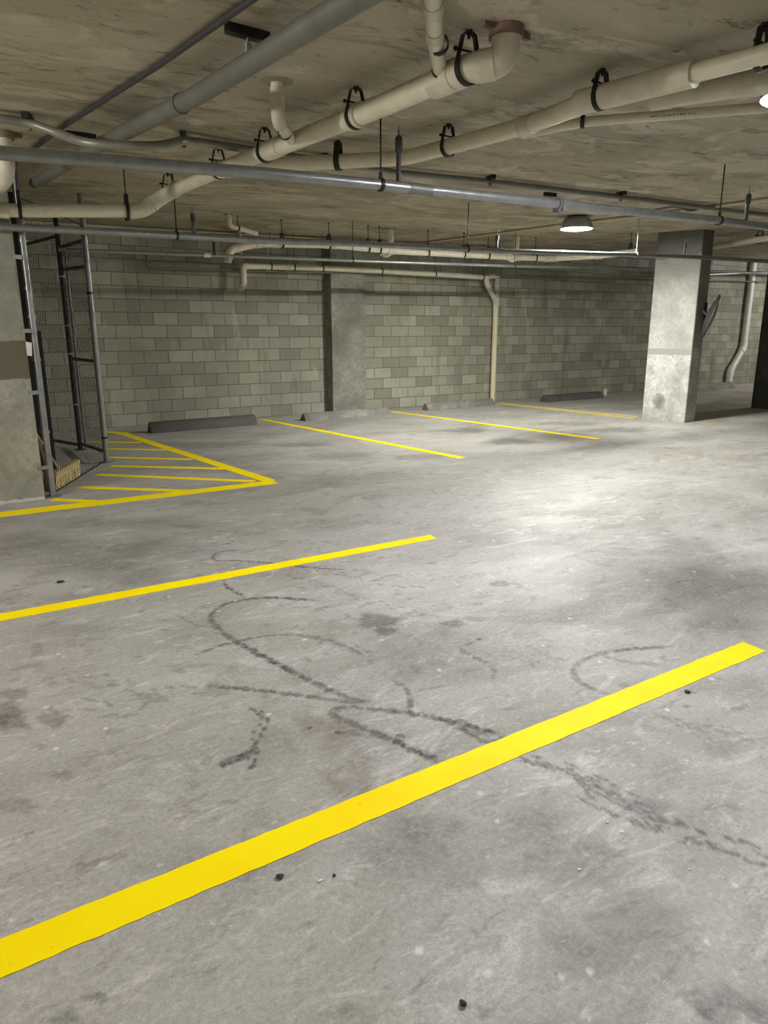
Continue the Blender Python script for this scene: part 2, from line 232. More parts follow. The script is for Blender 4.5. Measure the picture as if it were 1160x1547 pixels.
def m_block():
    m=M('concrete_block_wall',.9,0,.25)
    cb=m.n.new('ShaderNodeCombineXYZ'); sx=m.sep(); 
    m.L(m.math('ADD',sx[0],.108+.4064*20),cb.inputs[0]); m.L(sx[2],cb.inputs[1])
    def brick(c1,c2,mo,msize):
        t=m.n.new('ShaderNodeTexBrick'); t.offset=.5; t.offset_frequency=2; t.squash=1
        m.L(cb.outputs[0],t.inputs['Vector']); t.inputs['Color1'].default_value=c1; t.inputs['Color2'].default_value=c2; t.inputs['Mortar'].default_value=mo
        t.inputs['Scale'].default_value=1; t.inputs['Mortar Size'].default_value=msize*1.15; t.inputs['Mortar Smooth'].default_value=.4; t.inputs['Bias'].default_value=0
        t.inputs['Brick Width'].default_value=.4064; t.inputs['Row Height'].default_value=.2032; return t
    t=brick(lin('#858576'),lin('#a4a493'),lin('#58574e'),.006)
    c=t.outputs['Color']
    pn=m.noise(.8,4,.6,None,.4); c=m.mix(m.ramp(pn,[(.35,.5),(.6,0.0)]),c,lin('#727164'))
    st=m.noise(3.2,6,.65,m.mapped((1,1,.28)),.3); c=m.mix(m.ramp(st,[(.6,0.0),(.76,.5)]),c,lin('#c4c4b4'))
    st2=m.noise(2.4,5,.6,m.mapped((1,1,.2),(5,0,0)),.3); c=m.mix(m.ramp(st2,[(.3,.5),(.44,0.0)]),c,lin('#605f52'))
    g=m.noise(110,3,.75); c=m.mix(.3,c,m.ramp(g,[(.3,.3),(.7,.7)]),'OVERLAY')
    h=m.math('SUBTRACT',m.math('MULTIPLY',m.noise(60,4,.7),.25),t.outputs['Fac'])
    m.bump(h,.45,.008)
    return m.color(c)
def m_column(name='column_concrete',lo='#8f8f88',mid='#a9a9a2',hi='#bfc0ba',band=(1.127,1.226),top=2.25):
    m=concrete(name,lo,mid,hi,3.2,.85,.5,.35)
    c=m.b.inputs['Base Color'].links[0].from_socket; z=m.sep()[2]
    bl=m.noise(13,7,.78,None,.6); c=m.mix(m.ramp(bl,[(.52,0.0),(.62,.6)]),c,lin('#7d7d75')); b3=m.noise(34,6,.75); c=m.mix(m.ramp(b3,[(.33,.6),(.40,0.0)]),c,lin('#6c6c64'))
    # smooth board-form band, and a smoother grey head
    zz=m.math('ADD',z,m.math('MULTIPLY',m.math('SUBTRACT',m.noise(7,4),.5),.05))
    up=m.math('GREATER_THAN',zz,band[0]); dn=m.math('LESS_THAN',zz,band[1]); nx=m.n.new('ShaderNodeSeparateXYZ'); m.L(m.geo.outputs['True Normal'],nx.inputs[0]); c=m.mix(m.math('MULTIPLY',m.math('MULTIPLY',up,dn),m.math('LESS_THAN',nx.outputs[0],-.5)),c,lin('#8b8b85'))
    ab=m.math('GREATER_THAN',zz,band[1]); c=m.mix(m.math('MULTIPLY',ab,.35),c,lin('#8c8c82'))
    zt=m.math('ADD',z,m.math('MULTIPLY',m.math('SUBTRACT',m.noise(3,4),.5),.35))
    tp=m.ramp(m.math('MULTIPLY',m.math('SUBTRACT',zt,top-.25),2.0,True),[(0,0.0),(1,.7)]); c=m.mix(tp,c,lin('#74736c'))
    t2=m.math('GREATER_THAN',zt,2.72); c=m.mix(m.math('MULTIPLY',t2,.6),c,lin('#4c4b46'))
    return m,c
def m_paint():
    m=M('yellow_line_paint',.6,0,.12)
    c=m.ramp(m.noise(3,4,.6),[(.3,lin('#ffdc00')),(.7,lin('#ffee00'))])
    c=m.mix(m.ramp(m.noise(40,5,.7),[(.28,.4),(.36,0.0)]),c,lin('#b98d07')); m.bump(m.noise(60,5,.7),.15,.004)
    return m.color(c)
FLOOR=m_floor();CEIL=m_ceiling();BLOCK=m_block();PAINT=m_paint()
OLDPAINT=plain('faded_yellow_paint','#c9a85a',.7,0,.25,20)
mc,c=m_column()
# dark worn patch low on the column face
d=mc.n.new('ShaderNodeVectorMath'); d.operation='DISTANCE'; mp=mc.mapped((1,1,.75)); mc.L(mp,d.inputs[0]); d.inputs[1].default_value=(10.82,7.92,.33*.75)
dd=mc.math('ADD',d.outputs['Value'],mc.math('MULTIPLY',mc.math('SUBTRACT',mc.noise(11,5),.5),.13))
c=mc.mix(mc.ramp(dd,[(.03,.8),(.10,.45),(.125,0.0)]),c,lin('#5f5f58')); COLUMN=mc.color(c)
mp_,c=m_column('pillar_concrete','#8a897d','#9a998d','#aaa99d',(1.12,1.45),2.6); PILLAR=None
z=mp_.sep()[2]; zz=mp_.math('ADD',z,mp_.math('MULTIPLY',mp_.math('SUBTRACT',mp_.noise(9,4),.5),.04))
c=mp_.mix(mp_.math('MULTIPLY',mp_.math('GREATER_THAN',zz,1.12),mp_.math('LESS_THAN',zz,1.45)),c,lin('#6a6355')); PILLAR=mp_.color(c)
PIL=concrete('pilaster_concrete','#6f6f65','#85857a','#97978c',2.2,.85,.5,.3); PIL=PIL.m
FARCOL=concrete('far_column_concrete','#7a7a74','#8a8a84','#9a9a94',2.2).m; SHADECOL=concrete('shaded_column_concrete','#33332f','#3f3f3a','#4b4b46',2.2).m  # second one holds the right column's shadow as a darker concrete colour
# ------------------------------------------------------------------ the setting
X0,X1,Y0=-7.0,27.0,-7.0
def lines(lo,hi,flo,fhi,fine,coarse):
    a=list(np.arange(lo,flo-1e-6,coarse))+list(np.arange(flo,fhi,fine))+list(np.arange(fhi,hi,coarse))+[hi]
    return np.array(sorted(set(np.round(a,4))))
gx=np.concatenate([[X0,-4],lines(-1.2,16,-.4,4.9,.0095,.07),[20,X1]]); gy=np.concatenate([[Y0,-3],lines(.2,YW,.75,5.6,.0095,.07),[YW+.3]])
gx=np.unique(gx);gy=np.unique(gy); nx,ny=len(gx),len(gy)
PXg,PYg=np.meshgrid(gx,gy); V=np.stack([PXg.ravel(),PYg.ravel(),np.zeros(nx*ny)],1)
dark=np.zeros((ny,nx));brown=np.zeros((ny,nx));light=np.zeros((ny,nx))
wob=.5+.5*np.sin(PXg*13+np.sin(PYg*9)*2)*np.sin(PYg*11+np.cos(PXg*7)*2)
def window(x0,x1,y0,y1):
    i0,i1=np.searchsorted(gx,[x0,x1]);j0,j1=np.searchsorted(gy,[y0,y1]); return slice(j0,j1),slice(i0,i1)
def stamp(A,x,y,r,s,soft=.5):
    w=window(x-r*1.6,x+r*1.6,y-r*1.6,y+r*1.6); d=np.hypot(PXg[w]-x,PYg[w]-y)/r
    A[w]=np.maximum(A[w],s*np.clip((1.25-d)/soft,0,1))
def chaikin(p,k=3):
    p=np.array(p)
    for _ in range(k):
        q=np.empty((2*len(p)-2,2)); q[0::2]=.75*p[:-1]+.25*p[1:]; q[1::2]=.25*p[:-1]+.75*p[1:]; p=np.vstack([p[:1],q,p[-1:]])
    return p
def walk(p,step):
    p=np.array(p); s=np.r_[0,np.cumsum(np.hypot(*np.diff(p,axis=0).T))]; n=max(2,int(s[-1]/step)); t=np.linspace(0,s[-1],n)
    return np.stack([np.interp(t,s,p[:,0]),np.interp(t,s,p[:,1])],1)
for w_,s_,pts in CURVES:
    P=walk(chaikin(pts),.009); ph=random.random()*9
    for k,(x,y) in enumerate(P):
        on=math.sin(k*.62+ph+math.sin(k*.09)*2)>-.55
        f=(1.0 if on else .55)*(.85+.15*math.sin(k*.047+ph)); e=min(1,k/10,(len(P)-1-k)/10+.2)
        o=random.uniform(-.25,.25)*w_
        stamp(dark,x+o,y+o*.6,w_*.42*(.7+.6*random.random()),min(1,s_*1.6)*f*(.25+.75*e),.55)
    for k in range(0,len(P)-1,7):           # feathered tread crumbs beside the line
        if random.random()<.55: x,y=P[k]; o=random.uniform(-1.3,1.3)*w_; stamp(dark,x+o,y-o*.8,random.uniform(.006,.011),s_*random.uniform(.4,.9),.5)
for pts,n,sz,st in DASHES:
    P=walk(chaikin(pts,2),.01); T=np.gradient(P,axis=0)
    for i in range(n):
        k=min(len(P)-1,int((i+random.random()*.7)/n*len(P))); x,y=P[k]; t=T[k]/(np.hypot(*T[k])+1e-9); nrm=np.array((-t[1],t[0]))
        o=random.uniform(-.9,.9)*sz; ln=sz*random.uniform(.5,1.1); m_=max(3,int(ln/.006)); an=random.uniform(-.5,.5); d=np.array((t[0]*math.cos(an)-t[1]*math.sin(an),t[0]*math.sin(an)+t[1]*math.cos(an)))
        for q in range(m_):
            f=q/(m_-1)-.5; stamp(dark,x+nrm[0]*o+d[0]*ln*f,y+nrm[1]*o+d[1]*ln*f,random.uniform(.006,.011)*(1+sz*6)*(1-abs(f)),min(1,st*1.7)*random.uniform(.6,1),.6)
for cx,cy,ax_,ay_,bx_,by_,s,b,so in BLOBS:
    r=1.6*max(math.hypot(ax_,ay_),math.hypot(bx_,by_)); w=window(cx-r,cx+r,cy-r,cy+r)
    D=np.linalg.inv(np.array([[ax_,bx_],[ay_,by_]])); dx=PXg[w]-cx;dy=PYg[w]-cy
    u=D[0,0]*dx+D[0,1]*dy; v=D[1,0]*dx+D[1,1]*dy; an=np.arctan2(v,u)
    d=np.hypot(u,v)*(1+.14*np.sin(3*an+cx*9)+.09*np.sin(7*an+cy*5)+.05*np.sin(13*an))
    val=min(1,s*(1.5 if so>=.7 else 1.3))*np.clip((1.1-d)/(so*.8),0,1)*(.75+.25*wob[w])
    A=brown if b else dark; A[w]=np.maximum(A[w],val)
for k in range(260):          # scattered drips and scuffs
    x=random.uniform(-.3,7);y=random.uniform(1,7); stamp(dark,x,y,random.uniform(.008,.03),random.uniform(.15,.4),.6)
for k in range(90):
    x=random.uniform(0,4.5);y=random.uniform(.8,4.5); stamp(light,x,y,random.uniform(.006,.012),random.uniform(.4,.9),.5)
P=walk([(fl(820,1363).x,fl(820,1363).y),(fl(893,1310).x,fl(893,1310).y)],.01)
for x,y in P: stamp(light,x,y,.005,.4,.8)
idx=np.arange(nx*ny).reshape(ny,nx); Q=np.stack([idx[:-1,:-1],idx[:-1,1:],idx[1:,1:],idx[1:,:-1]],-1).reshape(-1,4)
me=bpy.data.meshes.new('floor'); me.vertices.add(len(V)); me.vertices.foreach_set('co',V.astype(np.float32).ravel())
me.loops.add(Q.size); me.loops.foreach_set('vertex_index',Q.astype(np.int32).ravel()); me.polygons.add(len(Q)); me.polygons.foreach_set('loop_start',np.arange(0,Q.size,4,dtype=np.int32)); me.update(calc_edges=True); me.validate()
at=me.color_attributes.new('marks','FLOAT_COLOR','POINT'); at.data.foreach_set('color',np.stack([dark.ravel(),brown.ravel(),light.ravel(),np.ones(nx*ny)],1).astype(np.float32).ravel())
me.materials.append(FLOOR); fo=bpy.data.objects.new('floor',me); COL.objects.link(fo); tag(fo,kind='structure')
def struct(name,bm,mat): return tag(obj(name,bm,mat,smooth=False),kind='structure')
bm=BM(); prism(bm,[(X0-.3,Y0-.3),(X1+.3,Y0-.3),(X1+.3,YW+.5),(X0-.3,YW+.5)],lambda p:zc(*p[:2]),lambda p:zc(*p[:2])+.25); struct('ceiling',bm,CEIL)
bm=BM(); prism(bm,[(X0,YW),(X1,YW),(X1,YW+.25),(X0,YW+.25)],-.1,lambda p:zc(*p[:2])+.05); struct('wall_back',bm,BLOCK)
bm=BM(); prism(bm,[(X0-.25,Y0),(X0,Y0),(X0,YW),(X0-.25,YW)],-.1,lambda p:zc(*p[:2])+.05); struct('wall_left',bm,FARCOL)
bm=BM(); prism(bm,[(X1,Y0),(X1+.25,Y0),(X1+.25,YW),(X1,YW)],-.1,lambda p:zc(*p[:2])+.05); struct('wall_right',bm,FARCOL)
bm=BM(); prism(bm,[(X0,Y0-.25),(X1,Y0-.25),(X1,Y0),(X0,Y0)],-.1,lambda p:zc(*p[:2])+.05); struct('wall_front',bm,FARCOL)
# concrete uprights
def upright(name,label,cat,poly,mat,bv=.015):
    bm=BM(); prism(bm,poly,0.0,lambda p:zc(*p[:2])+.03)
    es=[e for e in bm.edges if abs((e.verts[0].co-e.verts[1].co).normalized().z)>.9]
    bmesh.ops.bevel(bm,geom=es,offset=bv,segments=2,affect='EDGES',profile=.5)
    return tag(obj(name,bm,mat,smooth=False),label,cat)
P1=Vector((10.875,7.43,0)); yd=Vector((-.135,.991,0)); xd=Vector((.991,.135,0))
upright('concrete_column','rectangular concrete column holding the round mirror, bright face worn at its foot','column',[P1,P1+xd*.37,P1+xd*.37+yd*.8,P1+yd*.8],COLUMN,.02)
upright('concrete_column','black shadowed column cut off by the right edge, behind the one with the mirror','column',[(14.25,7.42),(14.65,7.45),(14.55,8.25),(14.16,8.2)],SHADECOL)
pil_=upright('concrete_pillar','broad concrete pillar at the left edge beside the wire mesh cage, brown band across it','pillar',[(-.75,7.2),(.836,7.2),(.836,7.62),(-.75,7.62)],PILLAR,.02)
bm=BM(); n_=40
rows=[]
for i in range(n_+1):
    x=-.75+1.58*i/n_; w_=.035+.012*math.sin(i*1.7)+.008*math.sin(i*3.9); rows.append([bm.verts.new((x,7.205,.03+.008*math.sin(i*2.3))),bm.verts.new((x,7.2-w_,.002)),bm.verts.new((x,7.205,0))])
for A_,B_ in zip(rows,rows[1:]):
    for k in range(3): bm.faces.new((A_[k],A_[(k+1)%3],B_[(k+1)%3],B_[k]))
obj('mortar_fillet',bm,concrete('pale_mortar','#a9a89f','#b9b8b0','#c8c7c0',9).m,pil_)
bm=BM(); box(bm,(6.54,YW-.24,0),(7.27,YW+.05,zc(6.9,YW)+.03)); bevel(bm,.012); tag(obj('wall_pilaster',bm,PIL,smooth=False),'smooth flat concrete pilaster standing out of the block wall, dark along its left side','pilaster')
# ------------------------------------------------------------------ pipework
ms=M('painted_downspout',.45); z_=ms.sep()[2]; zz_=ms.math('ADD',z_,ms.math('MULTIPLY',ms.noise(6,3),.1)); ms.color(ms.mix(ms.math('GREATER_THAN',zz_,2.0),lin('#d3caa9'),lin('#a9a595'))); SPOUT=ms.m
SPOUT2=plain('white_downspout','#d6d4cc',.45,0,.1,8)
def pipe(name,label,cat,pts,r,mat,rad=.12,group=None,elbows=True,couplings=(),fit=None,n=18,parent=None,fitr=1.14):
    "a run of pipe as one thing: the pipe itself, its elbows and its couplings (distances along the run) as parts"
    fit=fit or mat
    path,arcs=fillet(pts,rad)
    bm=BM(); sweep(bm,path,r,n); o=obj(name,bm,mat,parent)
    if parent is None: tag(o,label,cat,group)
    if elbows:
        for arc,u,v in arcs:
            bm=BM(); q=[arc[0]+u*.05]+arc+[arc[-1]+v*.05]; sweep(bm,q,r*fitr,n)
            for a,d in ((q[0],u),(q[-1],v)): cyl(bm,a-d*.028,a+d*.006,r*fitr*1.07,n)
            obj('elbow',bm,fit,o)
    L=[0]; 
    for a,b in zip(path,path[1:]): L.append(L[-1]+(b-a).length)
    for c in couplings:
        c,ln=c if isinstance(c,tuple) else (c,.09)
        for i in range(len(path)-1):
            if L[i]<=c<=L[i+1]:
                d=(path[i+1]-path[i]).normalized(); p=path[i]+d*(c-L[i]); bm=BM()
                cyl(bm,p-d*ln/2,p+d*ln/2,r*fitr,n); bevel(bm,.004); obj('coupling',bm,fit,o); break
    return o
def part(name,bm,mat,parent,label=None):
    o=obj(name,bm,mat,parent)
    if label: o['label']=label
    return o
def hanger(p,axis,r,label,group='clevis hangers holding the pipes',w=.028,drop=None,mat=None,rod=.0055):
    "clevis hanger: rod from the slab, pear shaped strap round the pipe, cross bolt, anchor on the slab"
    mat=mat or BLACK; p=Vector(p); a=Vector(axis); a.z=0; a.normalize(); s=Vector((a.y,-a.x,0)); Z=Vector((0,0,1))
    top=zc(p.x,p.y); R=r+.006; ap=min(R+.075+r*.25,top-p.z-.012)
    root=thing('pipe_hanger',label,'hanger',(p.x,p.y,top),group)
    q=[(.016,ap),(.03,ap-.008)]; a0=math.radians(18)
    q+=[(R*math.cos(t),R*math.sin(t)) for t in np.linspace(a0,-PI-a0,26)]+[(-.03,ap-.008),(-.016,ap),(.016,ap)]
    bm=BM(); th=.005; rows=[]
    for i,(x,z) in enumerate(q):
        x0,z0=q[max(i-1,0)];x1,z1=q[min(i+1,len(q)-1)]; tx,tz=x1-x0,z1-z0; l=math.hypot(tx,tz) or 1; nx_,nz_=-tz/l,tx/l
        rows.append([bm.verts.new(p+s*(x+nx_*th*e)+Z*(z+nz_*th*e)+a*(w/2*f)) for e,f in ((0,-1),(0,1),(1,1),(1,-1))])
    for A,B in zip(rows,rows[1:]):
        for k in range(4): bm.faces.new((A[k],A[(k+1)%4],B[(k+1)%4],B[k]))
    bm.faces.new(rows[0]); bm.faces.new(rows[-1][::-1])
    part('strap',bm,mat,root)
    bm=BM(); zb=min(r+.012,ap-.02); xb=R*.97
    cyl(bm,p-s*(xb+.02)+Z*zb,p+s*(xb+.02)+Z*zb,.005,8)
    for e in (-1,1): cyl(bm,p+s*e*(xb+.006)+Z*zb,p+s*e*(xb+.016)+Z*zb,.010,6)
    part('cross_bolt',bm,mat,root)
    bm=BM(); cyl(bm,p+Z*(ap-.022),Vector((p.x,p.y,top)),rod,8); cyl(bm,p+Z*(ap-.008),p+Z*(ap+.006),.011,6); part('rod',bm,mat,root)
    bm=BM(); lathe(bm,(p.x,p.y,top-.016),[(0,0),(.010,0),(.017,.012),(.017,.02),(0,.02)],10); part('anchor',bm,mat,root)
    return root
def band(p,axis,r,label,group='strap hangers on the small pipes',mat=None):
    "thin strap close round a pipe, hung on a short rod from the slab"
    mat=mat or BLACK; p=Vector(p); a=Vector(axis).normalized(); top=zc(p.x,p.y)
    root=thing('pipe_strap',label,'hanger',(p.x,p.y,top),group)
    bm=BM(); lathe(bm,p-a*.012,[(r+.001,0),(r+.006,0),(r+.006,.024),(r+.001,.024),(r+.001,0)],20,a); part('band',bm,mat,root)
    bm=BM(); cyl(bm,p+Vector((0,0,r)),Vector((p.x,p.y,top)),.005,8); part('rod',bm,mat,root)
    return root
def swivel(p,axis,r,label,group='swivel ring hangers on the steel pipes',mat=None):
    mat=mat or BLACK; p=Vector(p); a=Vector(axis); a.z=0; a.normalize(); top=zc(p.x,p.y)
    root=thing('swivel_hanger',label,'hanger',(p.x,p.y,top),group)
    bm=BM(); lathe(bm,p-a*.01,[(r+.001,0),(r+.007,0),(r+.007,.02),(r+.001,.02),(r+.001,0)],20,a); part('ring',bm,mat,root)
    bm=BM(); cyl(bm,p+Vector((0,0,r+.004)),p+Vector((0,0,r+.035)),.013,10); part('swivel_nut',bm,mat,root)
    bm=BM(); cyl(bm,p+Vector((0,0,r+.02)),Vector((p.x,p.y,top)),.0055,8); part('rod',bm,mat,root)
    return root
V3=lambda x,y,d:Vector((x,y,zc(x,y)-d))
# main drain: ceiling elbow, along the bay, down-turn, then left past the pillar
a_top=cz(765,40,0.0); XA=a_top.x
A=[Vector((XA,a_top.y,zc(XA,a_top.y)-.02)),cz(728,112,.165),cz(707,104,.15),cz(538,176,.15),cz(401,230,.155),cz(331,257,.16),cz(255,291,.2),py(214,319,6.86),py(0,318,6.98),py(-60,319,7.0)]
A[1]=Vector((XA-.0,a_top.y,A[2].z+.012))
drainA=pipe('drain_pipe','long cream drain pipe from the ceiling elbow running back then left past the pillar','pipe',A,.054,PVC,.16,couplings=(),fit=PVC_FIT)
bm=BM(); lathe(bm,(XA,a_top.y,A[1].z+.1),[(.057,0),(.066,0),(.067,.09),(.058,.095)],24); part('coupling',bm,PVC_FIT,drainA)
zt=zc(XA,a_top.y); bm=BM(); lathe(bm,(XA,a_top.y,zt-.045),[(.056,0),(.075,0),(.077,.05),(.056,.05)],24)
box(bm,(XA+.07,a_top.y-.012,zt-.03),(XA+.13,a_top.y+.012,zt-.005)); box(bm,(XA-.13,a_top.y-.012,zt-.022),(XA-.07,a_top.y+.012,zt-.004)); part('fire_collar',bm,COLLAR,drainA,'dull red fire collar')
dA=Vector((0,1,0))
for px_,w_ in ((415,.2),(680,.24)):      # wyes on the main drain
    c=cz(px_,224 if px_<500 else 118,.152); d=(A[4]-A[3]).normalized() if px_<500 else (A[3]-A[2]).normalized()
    bm=BM(); cyl(bm,c-d*w_/2,c+d*w_/2,.0625,20); bevel(bm,.006); part('wye',bm,PVC_FIT,drainA)
# drop branch joining the main drain
t=cz(418,122,0); e=V3(t.x,t.y,.19); j=cz(441,213,.15)
brA=pipe('drain_branch','short cream drop pipe from ceiling, kinked into the main drain left of centre','pipe',[t+Vector((0,0,.01)),e,j],.034,PVC,.05,couplings=(.09,),fit=PVC_FIT)
bm=BM(); lathe(bm,(t.x,t.y,t.z-.012),[(.036,0),(.08,.004),(.09,.012),(.036,.014)],14); part('ceiling_flange',bm,PLASTER,brA)
# small pipe running in from above the camera
b0=cz(651,-60,.075);b1=cz(657,60,.085);b2=cz(668,122,.135)
brB=pipe('drain_branch','small cream pipe dropping in from the top edge onto the main drain','pipe',[b0,b1,b2],.034,PVC,.1,couplings=(.36,.62),fit=PVC_FIT,elbows=False)
for k,(x,y,dd) in enumerate(((663,67,.088),(666,105,.12))):
    band(cz(x,y,dd),b2-b1,.036,('thin black strap round the small top pipe, higher of two','thin black strap round the small top pipe, nearer the drain')[k])
band(cz(430,200,.17),j-e,.036,'thin black strap on the kinked drop pipe left of centre')
# ceiling elbow at the very left edge
t=cz(4,198,0); q=V3(t.x,t.y,.30)
elL=pipe('drain_elbow_pipe','cream elbow pipe with red collar cut off by the left edge','pipe',[t,q,Vector((t.x-.16,t.y+.55,q.z-.06)),Vector((t.x-.17,6.92,2.5))],.05,PVC,.14,fit=PVC_FIT)
bm=BM(); lathe(bm,(t.x,t.y,t.z-.05),[(.052,0),(.07,0),(.072,.055),(.052,.055)],24); box(bm,(t.x+.065,t.y-.012,t.z-.03),(t.x+.12,t.y+.012,t.z-.004)); part('fire_collar',bm,COLLAR,elL,'dull red fire collar')
bm=BM(); lathe(bm,(t.x,t.y,t.z-.17),[(.052,0),(.061,0),(.061,.1),(.052,.1)],24); part('coupling',bm,PVC_FIT,elL)
# second drain
B=[cz(344,258,.165),cz(400,249,.15),cz(511,244,.14),cz(610,239,.14),cz(680,221,.14),cz(800,188,.135),cz(907,147,.13),cz(1040,113,.13)]
drainB=pipe('drain_pipe','second cream drain pipe sweeping right from the main drain towards the light glare','pipe',B,.05,PVC,.35,couplings=((2.62,.1),),fit=PVC_FIT,elbows=False)
d=(B[-1]-B[-2]).normalized(); bm=BM(); cyl(bm,B[-1]-d*.62,B[-1]+d*.03,.060,22); bevel(bm,.008); part('wye',bm,PVC_FIT,drainB)
d2=(cz(1200,70,.13)-B[-1]).normalized(); bm=BM(); cyl(bm,B[-1],cz(1200,70,.13),.041,18); part('branch_pipe',bm,PVC,drainB)
e0=cz(985,150,.135); bm=BM(); sweep(bm,[e0,cz(1045,139,.135),cz(1160,122,.13),cz(1166,121,.13)],.055,20); part('branch_pipe',bm,PVC_FIT,drainB)
bm=BM(); c=cz(1130,126,.132); dd=(cz(1160,122,.13)-cz(1045,139,.135)).normalized(); cyl(bm,c-dd*.02,cz(1164,121,.13),.061,20); part('coupling',bm,PVC_FIT,drainB)
# small pipe behind it, printed along its side
Cp=[cz(790,203,.1),cz(880,184,.1),cz(1160,162,.095),cz(1166,161.6,.095)]
pC=pipe('drain_pipe','thin printed cream pipe hung behind and below the second drain','pipe',Cp,.028,PVC,.4,elbows=False)
dC=(Cp[2]-Cp[1]).normalized(); sC=Vector((-.5,-.75,-.25)); bm=BM()
sC=(sC-dC*sC.dot(dC)).normalized(); x=.38
while x<.62:
    ww=random.uniform(.004,.012); c=Cp[1]+dC*x+sC*.0283; bar(bm,c,c+dC*ww,.007,.0008,sC); x+=ww+random.uniform(.003,.012)
part('printed_text',bm,plain('print_ink','#6f6b60',.6),pC,'rows of small grey print')
# hangers of the big drains
dirA=A[3]-A[2]
for (x,y,dd,ax,r,lab) in ((707,104,.15,dirA,.056,'clevis hanger next to the ceiling elbow with the red collar'),
 (538,176,.15,dirA,.056,'clevis hanger on the main drain, mid run, left of the thin threaded rod'),
 (401,230,.155,dirA,.056,'clevis hanger just left of the kinked drop pipe'),
 (331,257,.16,A[5]-A[4],.056,'clevis hanger where the steel main crosses in front of the drain'),
 (255,291,.2,A[6]-A[5],.056,'clevis hanger above the down-turn of the main drain'),
 (511,244,.14,B[3]-B[2],.052,'wide strap hanger on the second drain below the main drain'),
 (677,222,.14,B[5]-B[4],.052,'clevis hanger on the second drain, right of the dark riser'),
 (907,147,.13,B[7]-B[6],.052,'clevis hanger on the second drain, upper right, before the fat wye'),
 (1150,87,.13,d2,.043,'clevis hanger cut by the right edge at the top'),
 (192,322,None,A[8]-A[7],.056,'long rod hanger on the lowered drain, left of its elbow'),
 (30,318,None,A[8]-A[7],.056,'hanger with forked strap on the drain in front of the pillar')):
    p=cz(x,y,dd) if dd else py(x,y,6.86 if x>100 else 6.975)
    hanger(p,ax,r,lab,w=.04 if x==511 else .028)
band(cz(880,184,.1),dC,.03,'black strap holding the thin printed pipe')
# sprinkler steelwork
def nipple(par,p,h,r=.021,lab=None):
    bm=BM(); lathe(bm,p,[(r,0),(r,.02),(r*.72,.025),(r*.72,h*.62),(r*1.05,h*.64),(r*1.1,h*.9),(r*.6,h*.95),(0,h*.95)],14); n_=part('sprinkler_riser',bm,RISER,par,'dark upright riser')
    bm=BM(); lathe(bm,Vector(p)+Vector((0,0,h*.95)),[(.007,0),(.007,.03),(.004,.035),(.004,.05),(.02,.052),(.02,.055),(0,.055)],12); part('sprinkler_head',bm,STEEL,n_)
YE=3.98
Ep=[py(-60,226,YE),py(0,231,YE),py(400,262,YE),py(575,279,YE),py(850,309,YE),py(1090,333,YE),py(1160,343,YE),py(1260,356,YE)]
steelE=pipe('sprinkler_main','large grey steel pipe crossing the whole picture in front of the drains','pipe',Ep,.032,STEEL,.5,elbows=False)
p=py(602,281,YE); nipple(steelE,p,.30)
p=py(1126,339,YE); nipple(steelE,p,.27)
p=py(846,309,YE); bm=BM(); cyl(bm,p-Vector((.035,0,0)),p+Vector((.035,0,0)),.045,18); bevel(bm,.005)
for s in (-1,1): box(bm,p+Vector((-.018,s*.04-.012,-.05)),p+Vector((.018,s*.04+.012,.03)))
part('grooved_coupling',bm,STEEL,steelE,'bolted coupling')
p=py(620,284,YE); bm=BM(); cyl(bm,p-Vector((.02,0,0)),p+Vector((.16,0,0)),.0335,18); part('worn_sleeve',bm,STEEL_D,steelE,'darker patched length')
swivel(py(575,279,YE),(1,0,0),.033,'long threaded rod with ring holding the steel main, near the dark riser')
swivel(py(1086,333,YE),(1,0,0),.033,'long rod with ring on the steel main, upper right before the column')
YG=7.08
Gp=[py(-60,340,YG),py(0,343,YG),py(200,353,YG),py(400,364,YG),py(600,371,YG),py(752,379,YG),py(960,385,YG),py(1060,389,YG),py(1160,395,YG),py(1260,401,YG)]
steelG=pipe('sprinkler_branch_pipe','mid depth grey steel pipe passing in front of the far column and the pillar','pipe',Gp,.03,STEEL,.5,elbows=False)
for x,h in ((293,.22),(750,.19),(1033,.2)): nipple(steelG,py(x,{293:358,750:379,1033:388}[x],YG),h,.022)
bm=BM(); p=py(756,379,YG); cyl(bm,p+Vector((-.02,0,0)),p+Vector((.05,0,0)),.037,16); part('coupling',bm,STEEL,steelG)
swivel(py(961,385,YG),(1,0,0),.031,'bright lit rod holding the middle steel pipe, left of the column',mat=STEEL)
swivel(py(706,376.5,YG),(1,0,0),.031,'thin dark rod holding the middle steel pipe, left of the ceiling light')
swivel(py(267,356.5,YG),(1,0,0),.031,'thin dark rod holding the middle steel pipe, right of the cage')
YH=9.62
Hp=[py(88,377,YH),py(100,378,YH),py(300,385,YH),py(560,395,YH),py(770,402,YH),py(980,406,YH),py(1160,413,YH),py(1260,417,YH)]
steelH=pipe('sprinkler_branch_pipe','thin steel pipe further back, just in front of the wall pipes','pipe',Hp,.022,STEEL,.5,elbows=False)
bm=BM(); p=py(311,385.5,YH); cyl(bm,p-Vector((.03,0,0)),p+Vector((.06,0,0)),.03,16); part('coupling',bm,PVC,steelH,'pale coupling')
for x,y,lab in ((533,394,'thin rod on the far steel pipe, right of the dark pilaster edge'),(777,402,'thin rod on the far steel pipe beneath the square-cut drop pipe')): swivel(py(x,y,YH),(1,0,0),.023,lab)
Kp=[py(222,383,12.05),py(222,405,12.05),py(510,412,11.93),py(740,415.5,11.93),py(985,421,11.93),py(1160,426,11.93)]
steelK=pipe('wall_conduit','thin dark pipe running level high along the block wall','pipe',Kp,.016,STEEL_D,.04,elbows=True)
nipple(steelH,py(324,386,YH),.27,.026)
